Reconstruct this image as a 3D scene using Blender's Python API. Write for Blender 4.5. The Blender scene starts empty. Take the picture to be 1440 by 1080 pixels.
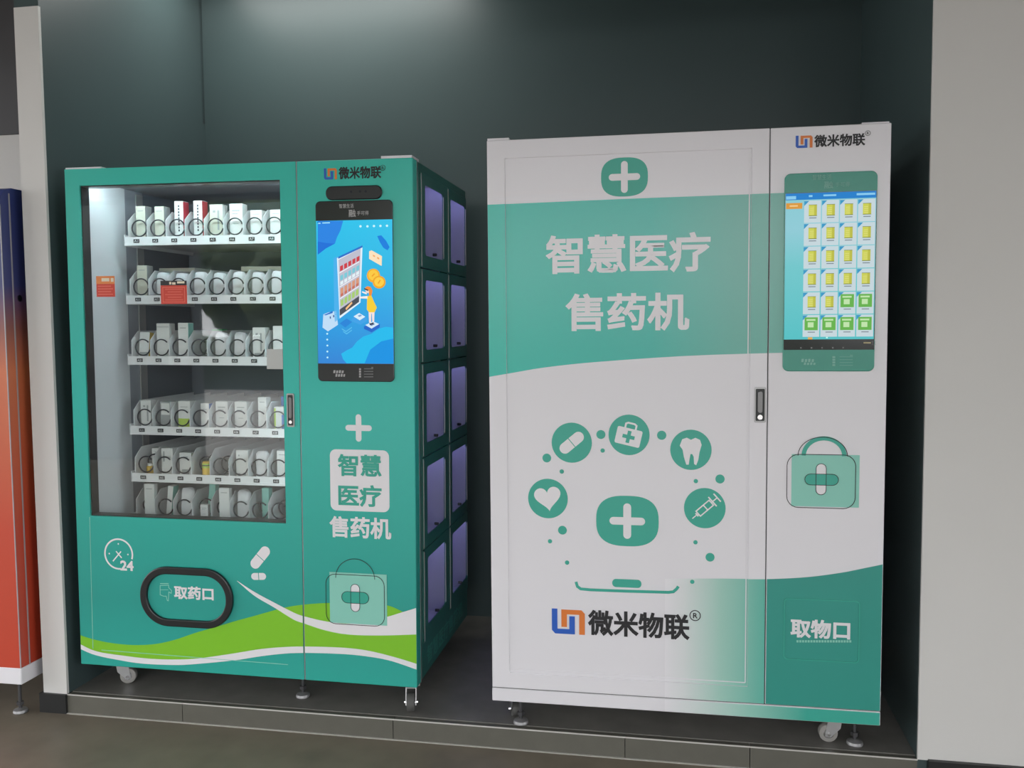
import bpy, bmesh, math, random
from mathutils import Vector, Matrix, noise
random.seed(7)
S = bpy.context.scene
COL = S.collection

# ------------------------------------------------------------------ camera, sky, exposure
FPX, YAW, PITCH, ROLL = 1270.05, -.1763, .0664, -.0087
CAM = Vector((.8769, -2.9736, 1.364))
_f = Vector((math.sin(YAW)*math.cos(PITCH), math.cos(YAW)*math.cos(PITCH), -math.sin(PITCH)))
_r0 = Vector((math.cos(YAW), -math.sin(YAW), 0)); _u0 = _r0.cross(_f)
_r = _r0*math.cos(ROLL) + _u0*math.sin(ROLL); _u = -_r0*math.sin(ROLL) + _u0*math.cos(ROLL)
cd = bpy.data.cameras.new('camera'); cam = bpy.data.objects.new('camera', cd); COL.objects.link(cam)
cd.sensor_width = 36; cd.lens = FPX/1440*36; cd.clip_start = .05; cd.clip_end = 200
cam.matrix_world = Matrix(((_r.x, _u.x, -_f.x, CAM.x), (_r.y, _u.y, -_f.y, CAM.y), (_r.z, _u.z, -_f.z, CAM.z), (0, 0, 0, 1)))
S.camera = cam
W = bpy.data.worlds.new('sky'); S.world = W; W.use_nodes = True
_bg = W.node_tree.nodes['Background']; _bg.inputs[0].default_value = (.97, .97, 1, 1); _bg.inputs[1].default_value = 4.7
S.view_settings.view_transform = 'Standard'; S.view_settings.look = 'None'
S.view_settings.exposure = 0.0; S.view_settings.gamma = 1; S.view_settings.use_curve_mapping = False

# ------------------------------------------------------------------ pixel -> plane helpers (photo 1440x1080)
def ray(px, py): return _f + _r*((px-720)/FPX) - _u*((py-540)/FPX)
def hit(px, py, n, d):
    r = ray(px, py); return CAM + r*((d - CAM.dot(n))/r.dot(n))
LEAN, WL, HL, DL, ZL = .0076, 1.303, 1.829, .794, .106
WR, HR, DR, ZR = 1.227, 1.84, .80, .11
LM = Matrix.Translation((-WL, 0, 0)) @ Matrix.Rotation(LEAN, 4, 'Y')
RM = Matrix.Translation((.2873, -.0932, 0))
LMI, RMI = LM.inverted(), RM.inverted()
def PL(px, py, y=0):
    p = LMI @ hit(px, py, Vector((0, 1, 0)), y); return (p.x, p.z)
def PR(px, py, y=0):
    p = RMI @ hit(px, py, Vector((0, 1, 0)), y-.0932); return (p.x, p.z)

# ------------------------------------------------------------------ materials
MATS = {}
def mat(name, col, rough=.5, metal=0, spec=.5, noise_amt=0, nscale=20, emit=0, bump=0, coat=0):
    if name in MATS: return MATS[name]
    m = bpy.data.materials.new(name); m.use_nodes = True; nt = m.node_tree; b = nt.nodes['Principled BSDF']
    c = (*col, 1) if len(col) == 3 else col
    b.inputs['Base Color'].default_value = c; b.inputs['Roughness'].default_value = rough
    b.inputs['Metallic'].default_value = metal; b.inputs['Specular IOR Level'].default_value = spec
    b.inputs['Coat Weight'].default_value = coat; b.inputs['Coat Roughness'].default_value = .15
    if emit:
        b.inputs['Emission Color'].default_value = c; b.inputs['Emission Strength'].default_value = emit
    if noise_amt or bump:
        tc = nt.nodes.new('ShaderNodeTexCoord'); no = nt.nodes.new('ShaderNodeTexNoise')
        no.inputs['Scale'].default_value = nscale; no.inputs['Detail'].default_value = 6
        nt.links.new(tc.outputs['Object'], no.inputs['Vector'])
        if noise_amt:
            mx = nt.nodes.new('ShaderNodeMix'); mx.data_type = 'RGBA'
            mx.inputs[6].default_value = tuple(x*(1-noise_amt) for x in c[:3]) + (1,)
            mx.inputs[7].default_value = tuple(min(1, x*(1+noise_amt)) for x in c[:3]) + (1,)
            nt.links.new(no.outputs['Fac'], mx.inputs[0]); nt.links.new(mx.outputs[2], b.inputs['Base Color'])
        if bump:
            bp = nt.nodes.new('ShaderNodeBump'); bp.inputs['Strength'].default_value = bump; bp.inputs['Distance'].default_value = .004
            nt.links.new(no.outputs['Fac'], bp.inputs['Height']); nt.links.new(bp.outputs[0], b.inputs['Normal'])
    MATS[name] = m; return m
def ramp_mat(name, axis, lo, hi, stops, rough=.4, emit=0, spec=.5):
    """colour print that runs along one object axis from lo to hi"""
    m = bpy.data.materials.new(name); m.use_nodes = True; nt = m.node_tree; b = nt.nodes['Principled BSDF']
    tc = nt.nodes.new('ShaderNodeTexCoord'); sp = nt.nodes.new('ShaderNodeSeparateXYZ'); mr = nt.nodes.new('ShaderNodeMapRange'); cr = nt.nodes.new('ShaderNodeValToRGB')
    mr.inputs['From Min'].default_value = lo; mr.inputs['From Max'].default_value = hi
    nt.links.new(tc.outputs['Object'], sp.inputs[0]); nt.links.new(sp.outputs[axis], mr.inputs['Value']); nt.links.new(mr.outputs[0], cr.inputs[0])
    el = cr.color_ramp.elements
    while len(el) < len(stops): el.new(.5)
    for e, (p, c) in zip(el, stops): e.position = p; e.color = (*c, 1)
    if not emit: nt.links.new(cr.outputs[0], b.inputs['Base Color'])
    b.inputs['Roughness'].default_value = rough; b.inputs['Specular IOR Level'].default_value = spec
    if emit:
        b.inputs['Base Color'].default_value = (0, 0, 0, 1)
        nt.links.new(cr.outputs[0], b.inputs['Emission Color']); b.inputs['Emission Strength'].default_value = emit
    MATS[name] = m; return m
def glass_mat(name, tint=(.97, .99, .98), refl=1.0, f0=.05):
    m = bpy.data.materials.new(name); m.use_nodes = True; nt = m.node_tree; nt.nodes.clear()
    out = nt.nodes.new('ShaderNodeOutputMaterial'); mix = nt.nodes.new('ShaderNodeMixShader'); tr = nt.nodes.new('ShaderNodeBsdfTransparent'); gl = nt.nodes.new('ShaderNodeBsdfGlossy')
    lw = nt.nodes.new('ShaderNodeLayerWeight'); lw.inputs['Blend'].default_value = .5
    pw = nt.nodes.new('ShaderNodeMath'); pw.operation = 'POWER'; pw.inputs[1].default_value = 5
    ma = nt.nodes.new('ShaderNodeMath'); ma.operation = 'MULTIPLY_ADD'; ma.inputs[1].default_value = .9*refl; ma.inputs[2].default_value = f0
    tr.inputs[0].default_value = (*tint, 1); gl.inputs['Roughness'].default_value = .02
    nt.links.new(lw.outputs['Facing'], pw.inputs[0]); nt.links.new(pw.outputs[0], ma.inputs[0]); nt.links.new(ma.outputs[0], mix.inputs[0])
    nt.links.new(tr.outputs[0], mix.inputs[1]); nt.links.new(gl.outputs[0], mix.inputs[2]); nt.links.new(mix.outputs[0], out.inputs[0])
    MATS[name] = m; return m

def srgb(r, g, b): return tuple(((c/255)/12.92 if c/255 <= .04045 else ((c/255+.055)/1.055)**2.4) for c in (r, g, b))
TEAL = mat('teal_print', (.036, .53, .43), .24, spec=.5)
TEALB = mat('teal_badge', (.04, .40, .30), .35)
TEALD = mat('deep_teal_print', (.03, .30, .245), .35)
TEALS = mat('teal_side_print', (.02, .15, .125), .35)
MINT = mat('mint_print', (.26, .62, .51), .38)
LIME = mat('lime_print', (.22, .56, .025), .35)
BLUEG = mat('blue_green_print', (.03, .36, .37), .33)
WHITE = mat('white_print', (.80, .79, .81), .28)
WPAINT = mat('white_paint', (.78, .77, .80), .24)
INK = mat('black_ink', (.012, .012, .014), .45)
BLACK = mat('black_plastic', (.012, .014, .015), .35)
BEZEL = mat('bezel_black', (.02, .022, .024), .22)
LOGOB = mat('logo_blue', (.02, .11, .52), .4); LOGOO = mat('logo_orange', (.74, .20, .035), .4)
STEEL = mat('brushed_steel', (.5, .5, .5), .32, 1); CHROME = mat('chrome', (.72, .72, .72), .15, 1)
DARKST = mat('dark_steel', (.10, .10, .105), .4, .7)
GALV = mat('galvanised_plate', (.42, .42, .42), .45, .5)
RUBBER = mat('grey_rubber', (.09, .09, .085), .6); RUBBERL = mat('pale_rubber', (.30, .29, .27), .55)
SEAM = mat('seam_silver', (.42, .41, .42), .4, .3)
SEAMD = mat('seam_dark', (.05, .055, .055), .6)
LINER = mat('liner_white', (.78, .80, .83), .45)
BACKP = mat('back_slate_and_shade', (.13, .155, .19), .55)  # back panel slate, also the painted shade at the left liner's rear
TRAYW = mat('tray_white', (.80, .80, .81), .4)
WIRE = mat('coil_wire', (.055, .055, .065), .35, .6)
TAGB = mat('tag_black', (.03, .03, .035), .5)
GLASS = glass_mat('clear_glass', f0=.055)
GLASSL = glass_mat('locker_glass', tint=(.9, .9, .95), f0=.05, refl=.6)

# ------------------------------------------------------------------ mesh helpers
class MB:
    def __init__(s): s.v = []; s.f = []; s.m = []
    def add(s, vs, fs, m=0):
        o = len(s.v); s.v += [tuple(p) for p in vs]
        for f in fs: s.f.append(tuple(i+o for i in f)); s.m.append(m)
    def box(s, x0, x1, y0, y1, z0, z1, m=0):
        s.add([(x0,y0,z0),(x1,y0,z0),(x1,y1,z0),(x0,y1,z0),(x0,y0,z1),(x1,y0,z1),(x1,y1,z1),(x0,y1,z1)],
              [(0,3,2,1),(4,5,6,7),(0,1,5,4),(1,2,6,5),(2,3,7,6),(3,0,4,7)], m); return s
    def cbox(s, x0, x1, y0, y1, z0, z1, b=.003, m=0):
        """box with chamfered front and back outlines (xz profile)"""
        pts = [(x0+b,z0),(x1-b,z0),(x1,z0+b),(x1,z1-b),(x1-b,z1),(x0+b,z1),(x0,z1-b),(x0,z0+b)]
        s.prism(pts, y0, y1, m, b); return s
    def prism(s, pts, y0, y1, m=0, ch=0, mside=None):
        """xz polygon (counter-clockwise seen from -y) extruded from y0 (front) to y1; optional front chamfer"""
        n = len(pts); mside = m if mside is None else mside
        if ch:
            cx = sum(p[0] for p in pts)/n; cz = sum(p[1] for p in pts)/n
            ins = []
            for i in range(n):
                a, b_, c = Vector(pts[i-1]), Vector(pts[i]), Vector(pts[(i+1) % n])
                d1 = (b_-a).normalized(); d2 = (c-b_).normalized(); nn = Vector((-(d1.y+d2.y), d1.x+d2.x))
                l = nn.length; nn = nn/l if l > 1e-6 else Vector((0, 0))
                ins.append((b_.x+nn.x*ch, b_.y+nn.y*ch))
            s.add([(p[0],y0,p[1]) for p in ins] + [(p[0],y0+ch,p[1]) for p in pts] + [(p[0],y1,p[1]) for p in pts], [], m)
            o = len(s.v)-3*n
            s.f.append(tuple(range(o, o+n))); s.m.append(m)
            for i in range(n):
                j = (i+1) % n
                s.f.append((o+i, o+n+i, o+n+j, o+j)); s.m.append(m)
                s.f.append((o+n+i, o+2*n+i, o+2*n+j, o+n+j)); s.m.append(mside)
            s.f.append(tuple(reversed(range(o+2*n, o+3*n)))); s.m.append(mside)
        else:
            o = len(s.v); s.v += [(p[0],y0,p[1]) for p in pts] + [(p[0],y1,p[1]) for p in pts]
            s.f.append(tuple(range(o, o+n))); s.m.append(m)
            for i in range(n):
                j = (i+1) % n; s.f.append((o+i, o+n+i, o+n+j, o+j)); s.m.append(mside)
            s.f.append(tuple(reversed(range(o+n, o+2*n)))); s.m.append(mside)
        return s
    def ring(s, outer, inner, y0, y1, m=0):
        """frame between two xz outlines with the same number of points"""
        n = len(outer); o = len(s.v)
        s.v += [(p[0],y0,p[1]) for p in outer] + [(p[0],y0,p[1]) for p in inner] + [(p[0],y1,p[1]) for p in outer] + [(p[0],y1,p[1]) for p in inner]
        for i in range(n):
            j = (i+1) % n
            for q in ((o+i,o+j,o+n+j,o+n+i), (o+i,o+2*n+i,o+2*n+j,o+j), (o+n+i,o+n+j,o+3*n+j,o+3*n+i), (o+2*n+i,o+3*n+i,o+3*n+j,o+2*n+j)):
                s.f.append(q); s.m.append(m)
        return s
    def tube(s, pts, r, seg=8, m=0, caps=True):
        pts = [Vector(p) for p in pts]; n = len(pts); o = len(s.v); prev = None
        for i, p in enumerate(pts):
            t = (pts[min(i+1, n-1)] - pts[max(i-1, 0)]).normalized()
            if prev is None:
                a = Vector((0, 0, 1)) if abs(t.z) < .9 else Vector((1, 0, 0)); nx = t.cross(a).normalized()
            else: nx = (prev - t*prev.dot(t)).normalized()
            prev = nx; ny = t.cross(nx)
            for k in range(seg):
                a = 2*math.pi*k/seg; s.v.append(tuple(p + nx*(r*math.cos(a)) + ny*(r*math.sin(a))))
        for i in range(n-1):
            for k in range(seg):
                k2 = (k+1) % seg; s.f.append((o+i*seg+k, o+i*seg+k2, o+(i+1)*seg+k2, o+(i+1)*seg+k)); s.m.append(m)
        if caps:
            s.f.append(tuple(reversed(range(o, o+seg)))); s.m.append(m)
            s.f.append(tuple(range(o+(n-1)*seg, o+n*seg))); s.m.append(m)
        return s
    def lathe(s, prof, c=(0, 0, 0), ax='z', seg=20, m=0):
        """profile of (radius, height) turned about an axis through c"""
        o = len(s.v); n = len(prof)
        for r, h in prof:
            for k in range(seg):
                a = 2*math.pi*k/seg; u, w = r*math.cos(a), r*math.sin(a)
                p = (u, w, h) if ax == 'z' else ((h, u, w) if ax == 'x' else (w, h, u))
                s.v.append((p[0]+c[0], p[1]+c[1], p[2]+c[2]))
        for i in range(n-1):
            for k in range(seg):
                k2 = (k+1) % seg; s.f.append((o+i*seg+k, o+i*seg+k2, o+(i+1)*seg+k2, o+(i+1)*seg+k)); s.m.append(m)
        s.f.append(tuple(reversed(range(o, o+seg)))); s.m.append(m)
        s.f.append(tuple(range(o+(n-1)*seg, o+n*seg))); s.m.append(m)
        return s
    def mesh(s, name, mats, smooth=False):
        me = bpy.data.meshes.new(name); me.from_pydata(s.v, [], s.f)
        if not isinstance(mats, (list, tuple)): mats = [mats]
        for x in mats: me.materials.append(x)
        me.polygons.foreach_set('material_index', s.m)
        if smooth: me.polygons.foreach_set('use_smooth', [True]*len(s.f))
        me.update()
        return me
    def build(s, name, mats, parent=None, smooth=False):
        return put(name, s.mesh(name, mats, smooth), parent)
def put(name, me, parent=None, loc=None):
    o = bpy.data.objects.new(name, me); COL.objects.link(o)
    if parent: o.parent = parent
    if loc: o.location = loc
    return o
def tag(o, label=None, cat=None, group=None, kind=None):
    for k, v in (('label', label), ('category', cat), ('group', group), ('kind', kind)):
        if v: o[k] = v
    return o
def root(name, M, label, cat, group=None):
    o = bpy.data.objects.new(name, None); COL.objects.link(o); o.empty_display_size = .1; o.matrix_world = M
    return tag(o, label, cat, group)
def autosmooth(o, ang=40):
    me = o.data; me.polygons.foreach_set('use_smooth', [True]*len(me.polygons))
    me.set_sharp_from_angle(angle=math.radians(ang)); return o

# 2D outlines (u right, v up), counter-clockwise
def rrect(x0, x1, z0, z1, r, n=6):
    p = []
    for cx, cz, a0 in ((x1-r, z0+r, -90), (x1-r, z1-r, 0), (x0+r, z1-r, 90), (x0+r, z0+r, 180)):
        for k in range(n+1):
            a = math.radians(a0 + 90*k/n); p.append((cx+r*math.cos(a), cz+r*math.sin(a)))
    return p
def circ(cx, cz, r, n=28): return [(cx+r*math.cos(2*math.pi*k/n), cz+r*math.sin(2*math.pi*k/n)) for k in range(n)]
def pill(ax, az, bx, bz, r, n=8):
    d = math.atan2(bz-az, bx-ax); p = []
    for cx, cz, a0 in ((bx, bz, d-math.pi/2), (ax, az, d+math.pi/2)):
        for k in range(n+1): a = a0+math.pi*k/n; p.append((cx+r*math.cos(a), cz+r*math.sin(a)))
    return p
def squircle(cx, cz, rx, rz, e=3.0, n=48):
    p = []
    for k in range(n):
        a = 2*math.pi*k/n; c, s_ = math.cos(a), math.sin(a)
        p.append((cx+rx*math.copysign(abs(c)**(2/e), c), cz+rz*math.copysign(abs(s_)**(2/e), s_)))
    return p
def rot2(pts, c, deg):
    a = math.radians(deg); ca, sa = math.cos(a), math.sin(a)
    return [(c[0]+(x-c[0])*ca-(z-c[1])*sa, c[1]+(x-c[0])*sa+(z-c[1])*ca) for x, z in pts]
def stroke(pts, w, closed=False):
    """list of quads that follow a polyline"""
    n = len(pts); P = [Vector(p) for p in pts]; L, R_ = [], []
    for i in range(n):
        a = P[i-1] if (i or closed) else P[i]; b = P[(i+1) % n] if (i < n-1 or closed) else P[i]
        d1 = (P[i]-a); d2 = (b-P[i])
        d1 = d1.normalized() if d1.length > 1e-9 else d2.normalized(); d2 = d2.normalized() if d2.length > 1e-9 else d1
        t = (d1+d2); t = t.normalized() if t.length > 1e-6 else d1
        nn = Vector((-t.y, t.x)); k = 1/max(.5, nn.dot(Vector((-d1.y, d1.x))))
        L.append(P[i]+nn*(w/2*k)); R_.append(P[i]-nn*(w/2*k))
    q = []
    for i in range(n if closed else n-1):
        j = (i+1) % n; q.append([tuple(R_[i]), tuple(R_[j]), tuple(L[j]), tuple(L[i])])
    return q
def area2(p): return sum(p[i-1][0]*p[i][1]-p[i][0]*p[i-1][1] for i in range(len(p)))
EPS = .0006
def art(name, parent, layers, y=-EPS, plane=None):
    """flat print: layers = [(list of polygons, material), ...]; each layer lies a hair in front of the one before"""
    vs, fs, mi, mats = [], [], [], []
    for k, (polys, m) in enumerate(layers):
        if m not in mats: mats.append(m)
        for j, p in enumerate(polys):
            if area2(p) < 0: p = p[::-1]
            yy = y - k*.0004 - (j % 97)*1e-5
            o = len(vs); vs += [(a, yy, b) if plane is None else plane(a, yy, b) for a, b in p]
            fs.append(tuple(range(o, o+len(p)))); mi.append(mats.index(m))
    me = bpy.data.meshes.new(name); me.from_pydata(vs, [], fs)
    for m in mats: me.materials.append(m)
    me.polygons.foreach_set('material_index', mi); me.update()
    return put(name, me, parent)
_tc = {}
def text2d(s, bold=0.0, res=3):
    key = (s, bold, res)
    if key in _tc: return _tc[key]
    cu = bpy.data.curves.new('lettering', 'FONT'); cu.body = s; cu.resolution_u = res
    o = bpy.data.objects.new('lettering', cu); COL.objects.link(o)
    dg = bpy.context.evaluated_depsgraph_get(); me = bpy.data.meshes.new_from_object(o.evaluated_get(dg))
    vs = [(v.co.x, v.co.y) for v in me.vertices]; fs = [tuple(p.vertices) for p in me.polygons]
    bpy.data.objects.remove(o); bpy.data.curves.remove(cu); bpy.data.meshes.remove(me)
    x0 = min(v[0] for v in vs); x1 = max(v[0] for v in vs); z0 = min(v[1] for v in vs); z1 = max(v[1] for v in vs)
    if bold:                                  # heavier weight: a stroke of quads along every outline edge
        cnt = {}
        for f in fs:
            for i in range(len(f)): e = (f[i-1], f[i]); cnt[tuple(sorted(e))] = cnt.get(tuple(sorted(e)), 0)+1
        for (a, b), n in list(cnt.items()):
            if n > 1: continue
            A, B = Vector(vs[a]), Vector(vs[b]); d = B-A
            if d.length < 1e-6: continue
            d.normalize(); nn = Vector((-d.y, d.x))*bold; d = d*bold*.8; o = len(vs)
            vs += [tuple(A-d-nn), tuple(B+d-nn), tuple(B+d+nn), tuple(A-d+nn)]; fs.append((o, o+1, o+2, o+3))
        x0 -= bold; x1 += bold; z0 -= bold; z1 += bold
    vs = [((x-x0)/(x1-x0), (z-z0)/(z1-z0)) for x, z in vs]
    _tc[key] = (vs, fs); return vs, fs
def text_polys(s, u0, u1, v0, v1, bold=0.0, shear=0):
    vs, fs = text2d(s, bold)
    q = [(u0+x*(u1-u0)+shear*z*(v1-v0), v0+z*(v1-v0)) for x, z in vs]
    return [[q[i] for i in f] for f in fs]
def text_px(name, parent, PF, s, cx, cy, w, h, m, bold=.02, y=-EPS, label=None):
    u0 = PF(cx-w/2, cy)[0]; u1 = PF(cx+w/2, cy)[0]; v0 = PF(cx, cy+h/2)[1]; v1 = PF(cx, cy-h/2)[1]
    o = art(name, parent, [(text_polys(s, u0, u1, v0, v1, bold), m)], y)
    if label: o['label'] = label
    return o
def interp(pts, x):
    """Catmull-Rom through points sorted by x"""
    n = len(pts)
    if x <= pts[0][0]: i = 0
    elif x >= pts[-1][0]: i = n-2
    else: i = max(k for k in range(n-1) if pts[k][0] <= x)
    p1, p2 = pts[i], pts[i+1]; p0 = pts[max(i-1, 0)]; p3 = pts[min(i+2, n-1)]
    h = p2[0]-p1[0]; t = (x-p1[0])/h
    m1 = (p2[1]-p0[1])/(p2[0]-p0[0])*h; m2 = (p3[1]-p1[1])/(p3[0]-p1[0])*h
    return (2*t**3-3*t**2+1)*p1[1] + (t**3-2*t**2+t)*m1 + (-2*t**3+3*t**2)*p2[1] + (t**3-t**2)*m2
def band(PF, top, bot, xa, xb, n=40):
    """print between two curves given in photo pixels, kept between local xa and xb"""
    T = sorted(PF(*p) for p in top); B = sorted(PF(*p) for p in bot); q = []
    for k in range(n):
        a = xa+(xb-xa)*k/n; b = xa+(xb-xa)*(k+1)/n
        ta, tb, ba, bb = interp(T, a), interp(T, b), interp(B, a), interp(B, b)
        if max(ta-ba, tb-bb) <= 1e-5: continue
        q.append([(a, min(ba, ta)), (b, min(bb, tb)), (b, tb), (a, ta)])
    return q

# ================================================================== THE SETTING
NY = -.0127
NS = Vector((math.cos(NY), math.sin(NY), 0)); ND = Vector((-math.sin(NY), math.cos(NY), 0)); N0 = Vector((-1.344, -.031, 0))
def nich(s, d, z): return tuple(N0 + NS*s + ND*d + Vector((0, 0, z)))
def nbox(name, s0, s1, d0, d1, z0, z1, m, parent=None):
    b = MB().box(s0, s1, d0, d1, z0, z1); b.v = [nich(*p) for p in b.v]
    o = b.build(name, m, parent)
    if not parent: o['kind'] = 'structure'
    return o
SW, ND1, FZ, CEIL = 2.976, 1.13, -.072, 3.0
WALLT = mat('niche_wall_paint', (.058, .088, .090), .38, spec=.5, noise_amt=.08, nscale=3)
WALLW = mat('white_wall_paint', (.66, .655, .63), .6, noise_amt=.03, nscale=4)
STONE = mat('plinth_stone', (.17, .165, .15), .5, noise_amt=.35, nscale=9)
RISER = mat('riser_stone', (.115, .112, .092), .45, noise_amt=.15, nscale=14)
FLOORM = mat('floor_stone', (.20, .17, .128), .42, noise_amt=.4, nscale=6, bump=.05)
SKIRT = mat('black_skirting', (.015, .016, .016), .4)
EDGEL = mat('pale_joint', (.55, .54, .50), .5)
CEILM = mat('ceiling_paint', (.2, .2, .2), .7)
SOFF = mat('dark_soffit', (.09, .09, .095), .7)
nbox('wall_back', -.0, SW, ND1, ND1+.12, -.1, CEIL, WALLT)
nbox('wall_left', -.098, 0, .012, ND1+.12, FZ-.02, CEIL, WALLT)
nbox('trim_3', -.098, 0, 0.002, .012, 2.505, CEIL, WALLT)
nbox('wall_left_end', -.098, 0, 0, .0125, FZ+.072, 2.505, WALLW)['kind'] = 'structure'
bpy.data.objects['wall_left_end'].name = 'trim_1'
nbox('wall_right', SW, SW+.12, .012, ND1+.12, FZ-.02, CEIL, WALLT)
nbox('wall_front_right', SW, SW+4.5, -.0, .012, 0, CEIL, WALLW)
nbox('baseboard_left', -.11, .001, -.010, .04, FZ-.001, .0005, SKIRT)
nbox('baseboard_right', SW+.03, SW+4.5, -.016, .01, FZ-.001, .004, SKIRT)
plinth = nbox('floor_plinth', 0, SW, .03, ND1, -.1, 0, STONE)
# riser slabs with joints, pale nosing and pale foot joint
xs = [0, .47, 1.27, 2.07, 2.47, SW]
for a, b in zip(xs[:-1], xs[1:]):
    nbox('riser_slab', a+.0012, b-.0012, 0, .03, FZ-.02, -.0025, RISER, plinth)
nbox('nosing_strip', 0, SW, -.0006, .0035, -.0035, .0006, EDGEL, plinth)
nbox('foot_joint', 0, SW, -.008, .0, FZ-.01, FZ+.0016, EDGEL, plinth)
fl = MB().box(-5.2, 9, -6.2, 3, FZ-.1, FZ); fl.build('floor', FLOORM)['kind'] = 'structure'
# neighbouring niche on the left
nbox('wall_back_left', -4.5, -.0, ND1, ND1+.12, -.1, 2.33, WALLW)
nbox('trim_2', -4.5, -.0, ND1-.02, ND1+.12, 2.33, CEIL, SOFF)
MB().box(-5, 9, -.09, 2.2, CEIL, CEIL+.15).build('ceiling_niche', CEILM)['kind'] = 'structure'
MB().box(-5, 9, -5.2, -.09, 2.6, CEIL+.15).build('ceiling', CEILM)['kind'] = 'structure'
FILL_LAMP = tag(bpy.data.objects.new('added_fill_lamp', None), 'unseen oblong fill lamp added above the teal machine to brighten the back wall', 'lamp'); COL.objects.link(FILL_LAMP); FILL_LAMP.location = (-.70, .68, CEIL)  # fill lamp out of view, added to lighten the top of the back wall
MB().ring([(-.60, -.22), (.60, -.22), (.60, .22), (-.60, .22)], [(-.58, -.20), (.58, -.20), (.58, .20), (-.58, .20)], -.012, .0).build('fill_lamp_frame', WPAINT, FILL_LAMP).rotation_euler = (math.radians(-90), 0, 0)
MB().box(-.58, .58, -.2, .2, -.006, 0).build('fill_lamp_face', mat('fill_lamp_white', (1, .99, .96), .5, emit=9.5), FILL_LAMP)
MB().box(-5, 9, -5.2, -4.95, 2.57, 2.6).build('trim_4', SOFF)['kind'] = 'structure'  # unseen ceiling-edge strip, added to keep sky light off the wall tops
# the far side of the covered hall: left wall reflected in the glass, right one added
MB().box(-6.2, -4.15, -6.1, -5.9, FZ, CEIL).build('wall_front', mat('hall_wall_dark', (.07, .07, .07), .7))['kind'] = 'structure'
MB().box(3.6, 9, -6.1, -5.9, FZ, CEIL).build('wall_added_right', MATS['hall_wall_dark'])['kind'] = 'structure'  # unseen wall, added to cut the light reaching the right side
MB().box(-40, 40, -45, 12, FZ-.2, FZ-.02).build('floor_pavement', mat('pavement_concrete', (.36, .34, .32), .8, noise_amt=.15, nscale=2))['kind'] = 'structure'

# ================================================================== shared machine parts
def caster(parent, x, y, ground, top, turn, big=True, r=.026):
    """swivel caster: top plate and fork, wheel and axle bolt as sub-parts"""
    h = top-ground
    b = MB(); b.box(-.032, .032, -.032, .032, h-.006, h); b.lathe([(.017, h-.016), (.017, h-.006)], seg=16)
    for sgn in (-1, 1):
        pts = [(-.020, h-.014), (.024, h-.014), (.036, r-.008), (.018, r-.010), (-.012, r+.02)]
        bb = MB(); bb.prism([(p[0], p[1]) for p in pts][::-1], sgn*.0175-.0012, sgn*.0175+.0012); b.v, off = b.v, len(b.v)
        b.add(bb.v, bb.f)
    b.box(-.020, .024, -.0185, .0185, h-.019, h-.014)
    c = b.build('caster', GALV if big else STEEL, parent); c.location = (x, y, ground); c.rotation_euler = (0, 0, turn)
    w = MB(); w.lathe([(r-.008, -.0145), (r-.0015, -.013), (r, -.008), (r, .008), (r-.0015, .013), (r-.008, .0145)], (.024, 0, r), 'y', 28)
    autosmooth(w.build('wheel', RUBBERL if big else RUBBER, c))
    a = MB(); a.lathe([(.0055, -.024), (.0055, .024)], (.024, 0, r), 'y', 8); a.lathe([(r*.55, -.0155), (r*.55, .0155)], (.024, 0, r), 'y', 18)
    autosmooth(a.build('axle_bolt', CHROME, c))
    return c
def levelling_foot(parent, x, y, ground, top):
    b = MB(); b.lathe([(.024, 0), (.026, .004), (.024, .012), (.010, .018)], seg=18, m=0)
    b.lathe([(.006, .012), (.006, top-ground)], seg=10, m=1); b.lathe([(.013, .030), (.013, .042)], seg=6, m=1); b.lathe([(.012, top-ground-.012), (.012, top-ground)], seg=6, m=1)
    o = b.build('levelling_foot', [mat('foot_metal', (.35, .35, .35), .45, .6), DARKST], parent); o.location = (x, y, ground); return autosmooth(o)
def hatch_handle(parent, u0, u1, v0, v1):
    """recessed swing handle: steel surround, dark well, lever and key lock"""
    b = MB(); o_ = rrect(u0, u1, v0, v1, .004, 3); i_ = rrect(u0+.004, u1-.004, v0+.005, v1-.005, .003, 3)
    b.ring(o_, i_, -.004, .0, 0); b.prism(i_, -.0008, .0, 1)
    h = b.build('door_handle', [GALV, SEAMD], parent); c = (u0+u1)/2; w = (u1-u0)
    l = MB(); l.prism(rrect(c-w*.2, c+w*.2, v0+.030, v1-.012, w*.19, 5), -.0075, -.0006, 0, .0015)
    autosmooth(l.build('lever', mat('lever_grey', (.22, .22, .22), .45, .5), parent)); k = MB(); k.lathe([(w*.22, -.006), (w*.22, 0)], (c, 0, v0+.017), 'y', 16)
    k.box(c-.001, c+.001, -.0065, -.0055, v0+.013, v0+.021); autosmooth(k.build('key_lock', CHROME, parent)); return h
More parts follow.
